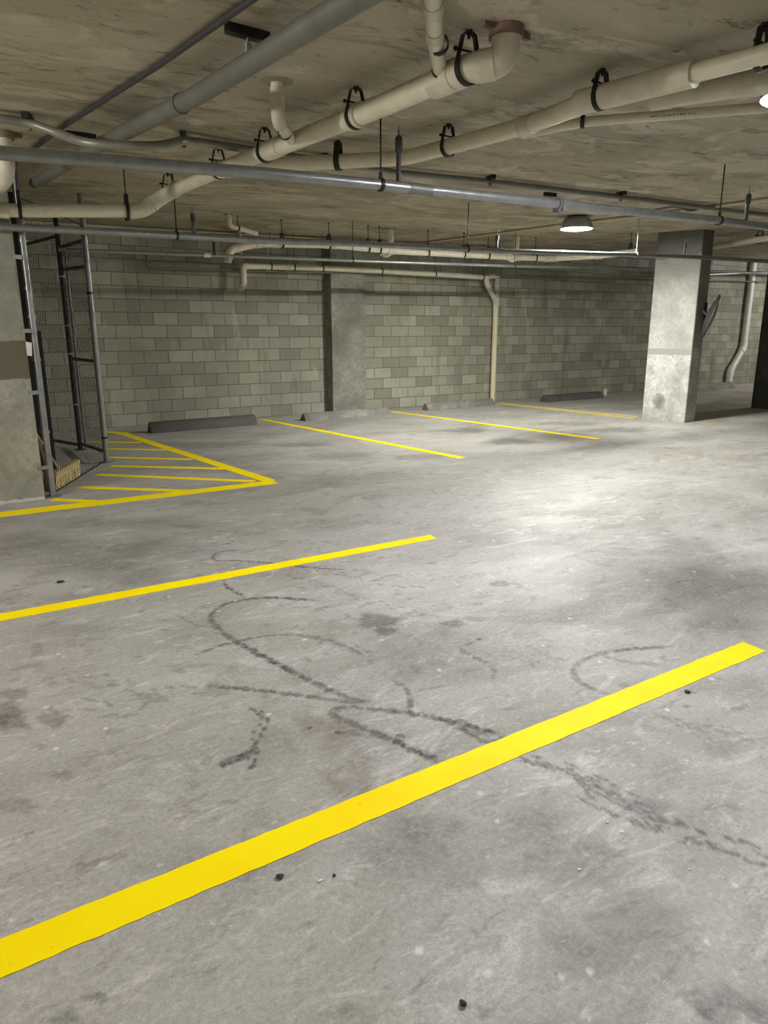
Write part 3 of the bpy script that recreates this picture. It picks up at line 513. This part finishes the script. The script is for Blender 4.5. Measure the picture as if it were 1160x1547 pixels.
# far drains along the wall
XJ=[cz(345,393,.5),cz(346,376,.36),cz(392,368,.29),cz(502,370,.345),cz(590,379,.35),cz(780,388,.35),cz(832,391,.35),cz(905,386,.28),cz(962,379,.2)]
XJ[0]=py(344,396,9.95);XJ[1]=py(347,377,9.95);XJ[2]=py(392,368,10.0);XJ[3]=py(502,370,10.0);XJ[4]=py(590,379,10.05);XJ[5]=py(780,389,10.05)
XJ[6]=py(832,391,10.0);XJ[7]=py(905,386.5,9.0);XJ[8]=py(962,380,8.35)
drainJ=pipe('drain_pipe','far cream drain pipe hung near the wall, left to the column','pipe',XJ,.05,PVC,.12,fit=PVC_FIT,couplings=((.9,.12),(1.75,.14),(4.4,.14)),elbows=True)
pj=[cz(1076,373,.17),cz(1160,359.5,.16),cz(1260,345,.16)]
drainJ2=pipe('drain_pipe','cream drain pipe coming out from behind the column at the right','pipe',pj,.05,PVC,.3,elbows=False)
hanger(cz(1147,362,.16),pj[1]-pj[0],.052,'clevis hanger on the drain pipe right of the column')
for x,y,dx,lab in ((345,323,0,'angled'),):
    t=cz(345,323,0); k=V3(t.x,t.y,.15); q=py(388,353,10.0)
    dr=pipe('drain_branch','small cream elbow pipe from the ceiling slanting down over the far drain','pipe',[t+Vector((0,0,.01)),k,q],.033,PVC,.06,fit=PVC_FIT)
    bm=BM(); lathe(bm,(t.x,t.y,t.z-.01),[(.034,0),(.075,.003),(.08,.012),(.034,.012)],12); part('ceiling_flange',bm,PLASTER,dr)
    c=k+(q-k)*.3; band(c,q-k,.035,'black strap on the small slanting ceiling pipe')
for x,y,y2,lab,cut in ((590,346,384,'short cream drop with round trap end, centre of the far drain',0),(781,357,392,'square-cut cream drop with round trap end, left of the ceiling light',1)):
    t=cz(x,y,0); zb=py(x,y2,t.y).z
    dr=pipe('drain_trap','%s'%lab,'pipe',[t+Vector((0,0,.01)),Vector((t.x,t.y,zb)),Vector((t.x-.2,t.y-.04,zb)),Vector((t.x-.24,t.y-.03,zb+.13))],.048,PVC,.11,fit=PVC_FIT)
    bm=BM(); lathe(bm,(t.x,t.y,t.z-.008),[(.05,0),(.11,.003),(.11,.012),(.05,.012)],12); part('ceiling_flange',bm,PLASTER,dr)
# hangers of the far drain
dj=Vector((1,0,0))
for x,y,lab in ((426,367,'small hanger on the far drain, left of the pilaster edge'),(497,371,'small hanger on the far drain above the dark pilaster edge'),(556,376,'small hanger on the far drain, left of the central drop'),
 (573,378,'small hanger touching the central drop on the far drain'),(646,382,'small hanger on the far drain, right of the central drop'),(700,386,'small hanger on the far drain below the thin dark rod'),(737,388,'small hanger on the far drain near the downspout'),(808,391,'small hanger on the far drain under the ceiling light')):
    i=np.interp(x,[392,502,590,780,832],[10.0,10.0,10.05,10.05,10.0]); yy=np.interp(x,[392,502,590,780,832],[368,370,379,389,391]); hanger(py(x,yy,float(i)),dj,.052,lab,'small clevis hangers on the far drain')
hanger(py(952,381,8.5),XJ[8]-XJ[7],.052,'small ring hanger on the far drain beside the column','small clevis hangers on the far drain')
# wall drain with downspout
YI=11.85
I=[py(372,426,YI+.05),py(372,402,YI),py(470,404.5,YI),py(560,408.5,YI),py(735,419,YI)]
I[0]=Vector((I[1].x,I[1].y,I[1].z-.30))
drainI=pipe('drain_pipe','lowest cream pipe along the wall, ending at the downspout','pipe',[I[1]-Vector((.02,0,0)),I[2],I[3],I[4]],.05,PVC,.4,couplings=((.42,.1),(.78,.1)),fit=PVC_FIT,elbows=False)
c=I[1]; bm=BM(); sweep(bm,fillet([c+Vector((.03,0,0)),c+Vector((-.06,0,0)),c+Vector((-.06,0,-.30)),c+Vector((-.14,-.05,-.36))],.08)[0],.056,18); part('elbow',bm,PVC_FIT,drainI)
bm=BM(); r0=py(363,400,YI+.12); r0.z=c.z; sweep(bm,[r0,Vector((r0.x,r0.y,zc(r0.x,r0.y)-.01))],.05,16); part('riser_pipe',bm,PVC_DARKER,drainI)
for k,(x,lab) in enumerate(((409,'strap on the lowest wall pipe, first from its left elbow'),(444,'strap on the lowest wall pipe, second from its left elbow'),(487,'strap on the lowest wall pipe beside the dark pilaster edge'),(576,'strap on the lowest wall pipe, right of the pilaster'),(657,'hook strap on the lowest wall pipe, between pilaster and downspout'),(729,'hook strap on the lowest wall pipe at the downspout'))):
    yy=float(np.interp(x,[372,470,560,735],[402,404.5,408.5,419])); band(py(x,yy,YI),(1,0,0),.052,lab,'straps on the lowest wall pipe')
D0=fl(746.5,606.5); YD=12.06; XD=D0.x-.09
zt=py(752,417,YD).z
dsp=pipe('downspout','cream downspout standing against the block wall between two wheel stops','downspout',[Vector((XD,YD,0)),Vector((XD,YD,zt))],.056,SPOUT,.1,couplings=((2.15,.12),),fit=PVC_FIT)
bm=BM(); sweep(bm,fillet([Vector((XD,YD,zt-.02)),Vector((XD,YD-.04,zt)),I[4]+Vector((-.05,0,0))],.05)[0],.052,16); part('cross_pipe',bm,PVC_FIT,dsp)
bm=BM(); q=I[4]; sweep(bm,fillet([q+Vector((-.02,0,-.0)),q+Vector((.02,.0,-.14)),Vector((XD-.02,YD-.01,zt-.52)),Vector((XD,YD,zt-.66))],.1)[0],.05,16); part('wye_leg',bm,PVC_FIT,dsp)
bm=BM(); cyl(bm,(XD,YD,zt-.74),(XD,YD,zt-.5),.064,18); bevel(bm,.006); part('wye',bm,PVC_FIT,dsp)
# second downspout beyond the column
YS=12.08; s=[py(1135,398,YS),py(1123,525,YS),py(1103,560,YS),py(1100,582,YS)]; s[0].x=s[1].x; s[0].z=zc(s[0].x,YS)-.01; s[3].z=0.0; s[3].x=s[2].x
pipe('downspout','thick cream downspout with an offset kink on the wall right of the column','downspout',s[::-1],.085,SPOUT2,.25,fit=SPOUT2,couplings=((.1,.1),(2.55,.05)))
for k,(a,b,lab) in enumerate(((409,412,'upper of two thin steel pipes crossing behind the column at the right'),(416,409,'lower of two thin steel pipes, slanting behind the column at the right'))):
    pipe('steel_pipe',lab,'pipe',[py(1040,a,11.3-.2*k),py(1160,b+2,11.3-.2*k),py(1250,b+3,11.3-.2*k)],.03,STEEL,.5,elbows=False)
# ceiling conduits
pipe('thick_grey_pipe','thick dusty grey pipe under the slab slanting to the upper left','pipe',[cz(590,-32,.12),cz(533,0,.12),cz(300,143,.12),cz(128,231,.13),cz(52,277,.13)],.046,STEEL_D,.5,elbows=False,couplings=((1.9,.02),))
pipe('thin_ceiling_conduit','thin dark conduit tight to the ceiling at upper left','conduit',[cz(400,-14,.02),cz(240,99,.02),cz(95,192,.02),cz(20,248,.02)],.013,RISER,.5,elbows=False)
def strut(x,y,label,ln=.3,ax=Vector((.35,.94,0)),ht=.04,dd=0.0):
    c=cz(x,y,dd+.02); root=thing('strut_bracket',label,'bracket',(c.x,c.y,zc(c.x,c.y)),'short strut channels on the ceiling')
    bm=BM(); a=c-ax*ln/2;b=c+ax*ln/2; bar(bm,a,b,.042,ht); part('channel',bm,DARKST,root)
    bm=BM(); lathe(bm,c-Vector((0,0,.075)),[(0,0),(.016,0),(.016,.035),(.006,.04),(.006,.06)],8); part('clamp_nut',bm,STEEL,root)
    return root
E2=[cz(-40,176,.05),cz(0,179,.05),cz(44,185,.05),cz(95,204,.13),cz(130,217,.215),cz(235,222,.215),cz(278,211,.055),cz(390,228,.05),cz(600,261,.05),cz(740,275,.05),cz(938,298,.05),cz(1060,313,.05),cz(1160,325,.05),cz(1250,336,.05)]
pipe('wavy_conduit','grey conduit on ceiling brackets, sagging beside the steel main at left','conduit',E2,.027,CONDUIT,.35,elbows=False)
pipe('grey_conduit','second thin grey conduit beside the bracketed one, upper right','conduit',[q+Vector((0,.09,.01)) for q in E2[8:]],.013,CONDUIT,.35,elbows=False)
for x,y,lab in ((42,178,'ceiling bracket at the left edge above the sagging conduit'),(277,206,'ceiling bracket right of the thick grey pipe, above the sagging conduit'),(490,238,'ceiling bracket behind the second drain'),(741,269,'ceiling bracket upper centre right of the dark riser'),(938,293,'ceiling bracket to the upper right of the ceiling light')): strut(x,y,lab,.17)
strut(831,294,'ceiling bracket straight above the ceiling light',.16,Vector((1,.0,0)))
strut(374,50,'ceiling bracket across the thick grey pipe near the top',.2,Vector((.99,.1,0)))
strut(122,205,'ceiling bracket across the thick grey pipe, lower left',.2,Vector((.99,.1,0)))
Fp=[cz(600,372,.023),cz(640,367,.023),cz(872,337,.023),cz(965,327,.026),cz(1160,301,.023),cz(1260,288,.023)]
pipe('cream_conduit','cream conduit on the ceiling feeding the round light','conduit',Fp,.021,CONDUIT_Y,.4,elbows=False)
pipe('cream_conduit','cream conduit along the top of the block wall','conduit',[py(18,334,12.14),py(300,350,12.14),py(640,369,12.14)],.018,CONDUIT_Y,.4,elbows=False)
pipe('flexible_conduit','short looping grey flexible conduit above the steel main, upper right','conduit',[cz(985,318,.06),cz(1018,312,.06),cz(1030,315,.08),cz(1041,318.5,.1),cz(1050,317,.08),cz(1062,313,.05)],.014,STEEL_D,.03,elbows=False)
# ------------------------------------------------------------------ ceiling lights, then the unseen lamps
def emis(name,col,strength):
    m=bpy.data.materials.new(name); m.use_nodes=True; b=m.node_tree.nodes['Principled BSDF']
    b.inputs['Base Color'].default_value=(.9,.9,.9,1); b.inputs['Emission Color'].default_value=col+(1,); b.inputs['Emission Strength'].default_value=strength; return m
HOUSING=plain('light_housing_grey','#8b8b86',.5,.2,.1,20)
def ceiling_light(x,y,label,lensmat,facemat):
    z=zc(x,y); root=thing('ceiling_light',label,'ceiling light',(x,y,z),'round ceiling lights')
    bm=BM(); lathe(bm,(x,y,z),[(0,0.01),(.13,.01),(.13,-.022),(0,-.022)],40); part('canopy',bm,DARKST,root)
    bm=BM(); lathe(bm,(x,y,z),[(.0,-.02),(.15,-.022),(.178,-.05),(.208,-.12),(.217,-.168),(.211,-.169),(.200,-.122),(.0,-.122)],48); part('housing',bm,HOUSING,root)
    bm=BM(); lathe(bm,(x,y,z),[(.16,-.121),(.16,-.172)],48); part('lens_ring',bm,lensmat,root)
    bm=BM(); lathe(bm,(x,y,z),[(.16,-.172),(.155,-.178),(.10,-.186),(0,-.188)],48); part('lens_face',bm,facemat,root)
    return root
l1=cz(872,326); l2=cz(1222,143,.165)
ceiling_light(l1.x,l1.y,'glowing round ceiling light on the cream conduit, left of the column',emis('lens_glow_near_column',(1,.985,.93),L1E),emis('lens_face_near_column',(1,.985,.93),L1F))
ceiling_light(l2.x,l2.y,'glaring round ceiling light just cut off by the right edge',emis('lens_glow_right',(.95,.95,1),L2E),emis('lens_face_right',(.95,.95,1),L2F))
def lamp(name,x,y,w,col,r=.17,dz=.3):
    l=bpy.data.lights.new(name,'POINT'); l.shadow_soft_size=r; l.energy=w; l.color=col
    o=bpy.data.objects.new(name,l); COL.objects.link(o); o.location=(x,y,zc(x,y)-dz); return o
for q in LAMPS: lamp(*q)
# ------------------------------------------------------------------ convex mirror
mc_=M('mirror_glass',.22,1.0); mc_.color((.82,.84,.84,1)); MIRROR=mc_.m
c=py(1073.5,478,7.22); nrm=(RT*.933-UP*.36-FW*.26).normalized(); RM=.335
root=thing('convex_mirror','round convex traffic mirror with black rim on the column side','mirror',c)
bm=BM(); lathe(bm,c,[(RM*k,.065*(1-k*k)) for k in (1,.9,.8,.65,.5,.35,.2,.1,0)],48,nrm); part('mirror_face',bm,MIRROR,root)
bm=BM(); lathe(bm,c,[(RM-.012,-.012),(RM+.014,-.014),(RM+.02,0),(RM+.014,.016),(RM-.012,.014),(RM-.012,-.012)],48,nrm); part('rim',bm,RUBBER,root)
bm=BM(); lathe(bm,c,[(0,-.075),(.1,-.07),(.22,-.045),(RM,-.006)],40,nrm); part('back_shell',bm,RUBBER,root)
wallp=Vector((11.2,7.475,c.z+.1)); bk=c-nrm*.06
bm=BM(); sweep(bm,[bk,bk+Vector((-.05,.04,.06)),wallp],.016,10); box(bm,wallp+Vector((-.05,-.012,-.16)),wallp+Vector((.03,.012,.13))); part('bracket',bm,RUBBER,root)
# ------------------------------------------------------------------ wire mesh cage
Fx,P2,IP=Vector((.913,7.275,0)),Vector((1.75,8.9,0)),Vector((1.67,10.1,0))
cage=thing('wire_mesh_cage','tall chain link cage of grey tube posts between the pillar and the striped corner','fence',(P2.x,P2.y,0))
def post(p,r,mat,nm='post',top=None):
    bm=BM(); t=top or zc(p.x,p.y)-.005; cyl(bm,p,Vector((p.x,p.y,t)),r,16); lathe(bm,p,[(r,0),(r+.05,0),(r+.05,.006),(r+.005,.01)],14)
    return part(nm,bm,mat,cage)
post(Fx,.03,STEEL); post(P2,.032,STEEL); post(IP,.03,DARKST); post(IP+Vector((.068,-.015,0)),.018,STEEL,'gate_stile',2.6)
def rail(a,b,z0,z1,r=.021,nm='rail',mat=DARKST):
    bm=BM(); cyl(bm,Vector((a.x,a.y,z0)),Vector((b.x,b.y,z1)),r,12); part(nm,bm,mat,cage)
for z0,z1 in ((2.52,2.54),(2.24,2.28),(1.19,1.19),(.13,.08)): rail(P2,IP,z0,z1)
LB=py(20,373,11.2); LB2=Vector((LB.x,LB.y,0)); rail(IP,LB2,2.68,2.62); rail(IP,LB2,.06,.06)
rail(Fx,P2,.03,.03,.006,'tension_wire',DARKST); rail(Fx,P2,2.66,2.66,.006,'tension_wire',DARKST)
for P_,zs in ((Fx,(2.3,1.9,1.66,1.28,.62)),(P2,(2.5,2.15,1.95,1.72,1.3,.75,.3)),(IP,(2.2,1.6,1.25,.6))):
    for z in zs:
        bm=BM(); cyl(bm,P_+Vector((0,0,z-.012)),P_+Vector((0,0,z+.012)),.037,14); part('tension_band',bm,DARKST if z in (1.95,.3) else STEEL,cage)
for z in (2.16,1.535,.99,.293):
    bm=BM(); bar(bm,Vector((.80,7.20,z)),Fx+Vector((0,0,z)),.03,.035); part('pillar_clamp',bm,STEEL,cage)
def chain(a,b,z0,z1,pitch=.062,vs=.052,r=.0022):
    d=(b-a);Ln=d.length;d.normalize(); bm=BM(); n=int(Ln/pitch); s=Vector((d.y,-d.x,0))
    m=int((z1-z0)/vs)
    for i in range(n):
        pts=[]
        for k in range(m+1):
            u=(i+.5+(.54 if (k%2)==0 else -.54))*pitch
            pts.append(a+d*min(max(u,0),Ln)+Vector((0,0,z0+k*vs))+s*(.003 if k%2 else -.003))
        sweep(bm,pts,r,3,False)
    return bm
part('wire_mesh',chain(Fx,P2,.03,2.66),MESHW,cage); part('wire_mesh',chain(P2,IP,.08,2.54),MESHW,cage); part('wire_mesh',chain(IP,LB2,.06,2.65),MESHW,cage)
# black sheets added behind the pillar edge to fill its dark gap
YB=8.7; xl=YB*.836/7.2-.03; xr=py(66,620,YB).x+.0; xq=py(71,580,YB).x
bm=BM(); box(bm,(xl,YB,0),(xr,YB+.04,zc(1,YB)-.06)); bevel(bm,.006)
dp=tag(obj('dark_gap_sheet',bm,plain('black_panel','#141412',.7,0,.3,20),smooth=False),'added black sheet darkening the gap between pillar and cage post','panel')
bm=BM(); box(bm,(xr,YB,0),(xq,YB+.04,py(70,500,YB).z)); bevel(bm,.006); part('lower_sheet',bm,dp.data.materials[0],dp)
pA=py(38.5,516,7.19);pB=py(48,518,7.19);pC_=py(48.5,538,7.19);pD=py(41,537,7.19)
bm=BM(); vs=[bm.verts.new(p) for p in (pA,pB,pC_,pD)]; f=bm.faces.new(vs); r_=bmesh.ops.extrude_face_region(bm,geom=[f]); bmesh.ops.translate(bm,vec=(0,.004,0),verts=[v for v in r_['geom'] if isinstance(v,bmesh.types.BMVert)])
tag(obj('paper_tag',bm,WHITE,smooth=False),'white paper tag fixed between the pillar edge and the cage post','sign')
# push broom behind the mesh
dF=(P2-Fx).normalized(); sF=Vector((-dF.y,dF.x,0)); ba=Fx+dF*.20+sF*.07; bb=Fx+dF*.93+sF*.07
broom=thing('push_broom','wide push broom with straw bristles leaning inside the mesh by the pillar','broom',(ba+bb)/2)
tilt=dF*.11+sF*.01
bm=BM(); bar(bm,ba+Vector((0,0,.16))+tilt,bb+Vector((0,0,.16))+tilt,.06,.04); bevel(bm,.008); part('head_block',bm,WOOD,broom)
bm=BM()
for i in range(62):
    for k in range(3):
        u=(i+.5)/62; p=ba+(bb-ba)*u+sF*(k-1)*.018; q=p+Vector((random.uniform(-.012,.012),random.uniform(-.012,.012),.004))+sF*(k-1)*.01; top=p+Vector((0,0,.145))+tilt
        sweep(bm,[q,(q+top)/2+Vector((random.uniform(-.004,.004),0,0)),top],[.0075,.007,.006],5)
part('bristles',bm,BRISTLE,broom)
hb=ba+(bb-ba)*.22+Vector((0,0,.17))+tilt; ht=py(40,634,8.25)
bm=BM(); cyl(bm,hb,ht,.014,12); part('handle',bm,WOOD,broom)
q0=fl(71,742); q0=Vector((.905,7.56,0)); q1=py(57,668,7.95)
bm=BM(); sweep(bm,[q0,q0+(q1-q0)*.5+Vector((.03,0,0)),q1],.022,10); tag(obj('tool_handle',bm,BROWN),'brown wooden tool handle stood behind the cage post at the pillar foot','tool')
# ------------------------------------------------------------------ wheel stops
def stop(a,b,label,mat,h=.15,w=.2):
    a=Vector(a);b=Vector(b);d=(b-a).normalized();s=Vector((-d.y,d.x,0))
    prof=[(0,0),(0,.02),(.035,.095),(.065,.135),(.1,.15),(.135,.135),(.165,.095),(.2,.02),(.2,0)]
    bm=BM();rows=[]
    for t in (0,.006,.5,.994,1):
        e=.93 if t in (0,1) else 1
        rows.append([bm.verts.new(a+(b-a)*t+s*((.1+(x-.1)*e)*w/.2)+Vector((0,0,z*h/.15*e))) for x,z in prof])
    n=len(prof)
    for A_,B_ in zip(rows,rows[1:]):
        for k in range(n): bm.faces.new((A_[k],A_[(k+1)%n],B_[(k+1)%n],B_[k]))
    bm.faces.new(rows[0]);bm.faces.new(rows[-1][::-1])
    return tag(obj('wheel_stop',bm,mat),label,'wheel stop','wheel stops along the back wall')
STOP_D=plain('dark_wheel_stop','#4c4a44',.7,0,.25,5); STOP_L=concrete('worn_wheel_stop','#6b6a63','#84837b','#9b9a93',3,.75,.4,.08).m
g=lambda x,y:fl(x,y)
stop(g(229,655),g(389,642),'dark grey wheel stop nearest the striped corner, leftmost',STOP_D,.17,.2)
stop(g(462,636.5),g(589,626),'worn pale wheel stop in front of the pilaster',STOP_L,.13,.2)
stop(g(647,620.5),g(748,612),'worn wheel stop just left of the downspout foot',STOP_L,.14,.2)
stop(g(826,608),g(912,601),'grey wheel stop behind the column, left of the white cup',STOP_D,.15,.22)
stop(Vector((16.9,11.3,0)),Vector((18.7,11.32,0)),'wheel stop with black end, right of the column',STOP_L,.17,.24)
# ------------------------------------------------------------------ painted lines
def stripe(a0,a1,b1,b0,label,cat='painted line',group=None,mat=None,seg=40,h=.002,jit=.0022,nm='yellow_line'):
    "quad a0-a1 along one edge, b0-b1 along the other, with a slightly ragged brushed edge"
    bm=BM(); rows=[]
    for i in range(seg+1):
        t=i/seg; p=a0+(a1-a0)*t; q=b0+(b1-b0)*t; d=(q-p).normalized()
        p=p+d*random.uniform(-jit,jit); q=q+d*random.uniform(-jit,jit); p.z=q.z=0
        rows.append([bm.verts.new(p+Vector((0,0,h))),bm.verts.new(q+Vector((0,0,h))),bm.verts.new(q),bm.verts.new(p)])
    for A_,B_ in zip(rows,rows[1:]):
        for k in range(4): bm.faces.new((A_[k],A_[(k+1)%4],B_[(k+1)%4],B_[k]))
    bm.faces.new(rows[0]);bm.faces.new(rows[-1][::-1])
    return tag(obj(nm,bm,mat or PAINT,smooth=False),label,cat,group)
def long_(a,b,w,label,**k):
    a=Vector(a);b=Vector(b);d=(b-a).normalized();s=Vector((-d.y,d.x,0))*w/2; return stripe(a+s,b+s,b-s,a-s,label,**k)
stripe(Vector((-1.6,1.81,0)),g(1122,970),g(1157,984),Vector((-1.6,1.68,0)),'nearest and widest looking yellow line across the foreground floor',seg=140)
stripe(Vector((-1.2,4.29,0)),g(650,808),g(659,814),Vector((-1.2,4.17,0)),'second yellow line, middle of the floor, ending by its centre',seg=110)
stripe(Vector((-1.6,6.9,0)),g(410,726),g(421,730.5),Vector((-1.6,6.70,0)),'third yellow line, running from the pillar to the tip of the striped triangle',seg=90)
long_(g(181,654),g(408,727),.14,'long slanting yellow edge of the striped triangle',seg=80,h=.0028)
long_(g(152,652),g(192,655),.13,'short yellow line closing the striped triangle at the wall',seg=12,h=.0018)
long_(g(395,633.5),g(698,692),.12,'yellow bay line between the dark and the pilaster wheel stops',seg=70)
long_(g(590,621.5),g(904,663),.12,'yellow bay line starting right of the pilaster wheel stop',seg=60)
long_(g(752,609.5),g(958,632),.06,'nearer of two thin yellow lines leading to the column from the downspout',seg=50)
long_(g(758,609.3),g(964,629.5),.06,'farther of two thin yellow lines leading to the column from the downspout',seg=50)
long_(g(921,597.5),g(985,606),.09,'short orange yellow line behind the column, right of the white cup',mat=OLDPAINT)
long_(P1+Vector((.12,-.22,0)),P1+Vector((.42,-.40,0)),.09,'faded yellow remnant at the foot of the column',mat=OLDPAINT)
long_(g(1050,608.5),g(1150,616),.07,'thin yellow line right of the column, nearer of a pair',mat=OLDPAINT)
long_(g(1050,606.5),g(1150,613),.05,'thin yellow line right of the column, farther of a pair',mat=OLDPAINT)
long_(g(1052,596.5),g(1150,601.5),.09,'pale worn line right of the column, near the far wheel stop',mat=OLDPAINT)
EDGE=(g(181,654),g(408,727))
HL=[((165,668),(213,669),'first from the wall'),((165,678),(250,680),'second from the wall'),((165,691),(290,694),'third from the wall'),((168,704),(340,708),'fourth from the wall, level with right cage post'),((147,717),(385,727),'fifth from the wall, longest'),((121,736),(290,742),'sixth from the wall, beside the broom'),((78,754.5),(150,758),'shortest, by the left cage post')]
for k,(a,b,lab) in enumerate(HL):
    A_=g(*a);B_=g(*b); d=(A_-B_).normalized()
    if k<3: A_=B_+d*((B_.x-1.82)/-d.x)
    long_(A_,B_,.10,'short diagonal stripe inside the yellow triangle, '+lab,group='stripes of the yellow triangle',seg=24,h=.0012)
# ------------------------------------------------------------------ small loose things on the floor
def lump(x,y,r,name,label,cat,mat,flat=.6,group=None):
    p=fl(x,y); bm=BM(); bmesh.ops.create_icosphere(bm,subdivisions=3,radius=r)
    for v in bm.verts:
        n=1+.18*math.sin(v.co.x*90/r*.03+x)+.15*math.sin(v.co.y*80/r*.03+y)+random.uniform(-.04,.04); v.co*=n; v.co.z*=flat
    zmin=min(v.co.z for v in bm.verts)
    for v in bm.verts: v.co+=Vector((p.x,p.y,-zmin))
    return tag(obj(name,bm,mat,ang=60),label,cat,group)
lump(698,1518,.0085,'pebble','round black pebble near the bottom edge, right of centre','stone',STONE)
lump(424,1326,.011,'pebble','dark half buried pebble under the nearest yellow line, left of the white chip','stone',STONE,.35)
lump(505,1323,.005,'pebble','tiny dark pebble right of the white chip below the nearest line','stone',STONE)
lump(92,880,.02,'pebble','small dark scrap alone on the floor above the second yellow line','stone',STONE,.3)
lump(1037,1046,.012,'pebble','dark clod just under the nearest yellow line, right','stone',STONE,.35)
def chip(x,y,s,label):
    p=fl(x,y); bm=BM(); n=6; a=[bm.verts.new(p+Vector((s*random.uniform(.6,1.2)*math.cos(2*PI*k/n),s*random.uniform(.4,.9)*math.sin(2*PI*k/n),.0015+random.uniform(0,.003)))) for k in range(n)]
    f=bm.faces.new(a); r_=bmesh.ops.extrude_face_region(bm,geom=[f]); vs=[v for v in r_['geom'] if isinstance(v,bmesh.types.BMVert)]
    for v in vs: v.co.z=0
    return tag(obj('paper_chip',bm,WHITE,smooth=False),label,'litter')
chip(484,1331,.009,'white torn chip beside the tiny pebble, below the nearest line')
chip(940,1257,.009,'white chip on the tyre marks, upper of two at right')
chip(918,1243,.006,'sliver of white paper just left of the chip on the tyre marks')
chip(875,1314,.007,'white chip at the end of the thin floor scratch')
chip(1042,1314,.006,'small white chip farthest right on the lower floor')
cp=fl(914,597); cup=thing('paper_cup','small white cup standing at the foot of the block wall','cup',(cp.x,cp.y,0))
bm=BM(); lathe(bm,(cp.x,cp.y,0),[(0,0),(.035,0),(.045,.14),(.04,.142),(.032,.02),(0,.02)],20); part('cup_body',bm,WHITE,cup)
bm=BM(); lathe(bm,(cp.x,cp.y,.138),[(.047,0),(.048,.012),(.036,.018),(0,.018)],20); part('cup_lid',bm,WHITE,cup)
# ------------------------------------------------------------------ render look
w=bpy.data.worlds.new('world'); S.world=w; w.use_nodes=True; w.node_tree.nodes['Background'].inputs['Color'].default_value=(0,0,0,1); w.node_tree.nodes['Background'].inputs['Strength'].default_value=0
S.view_settings.view_transform='Standard'; S.view_settings.look='None'; S.view_settings.exposure=EXPO; S.view_settings.gamma=1; S.view_settings.use_curve_mapping=False
S.cycles.use_denoising=True; S.cycles.max_bounces=8; S.cycles.diffuse_bounces=5; S.cycles.sample_clamp_indirect=4; S.cycles.caustics_reflective=False; S.cycles.caustics_refractive=False
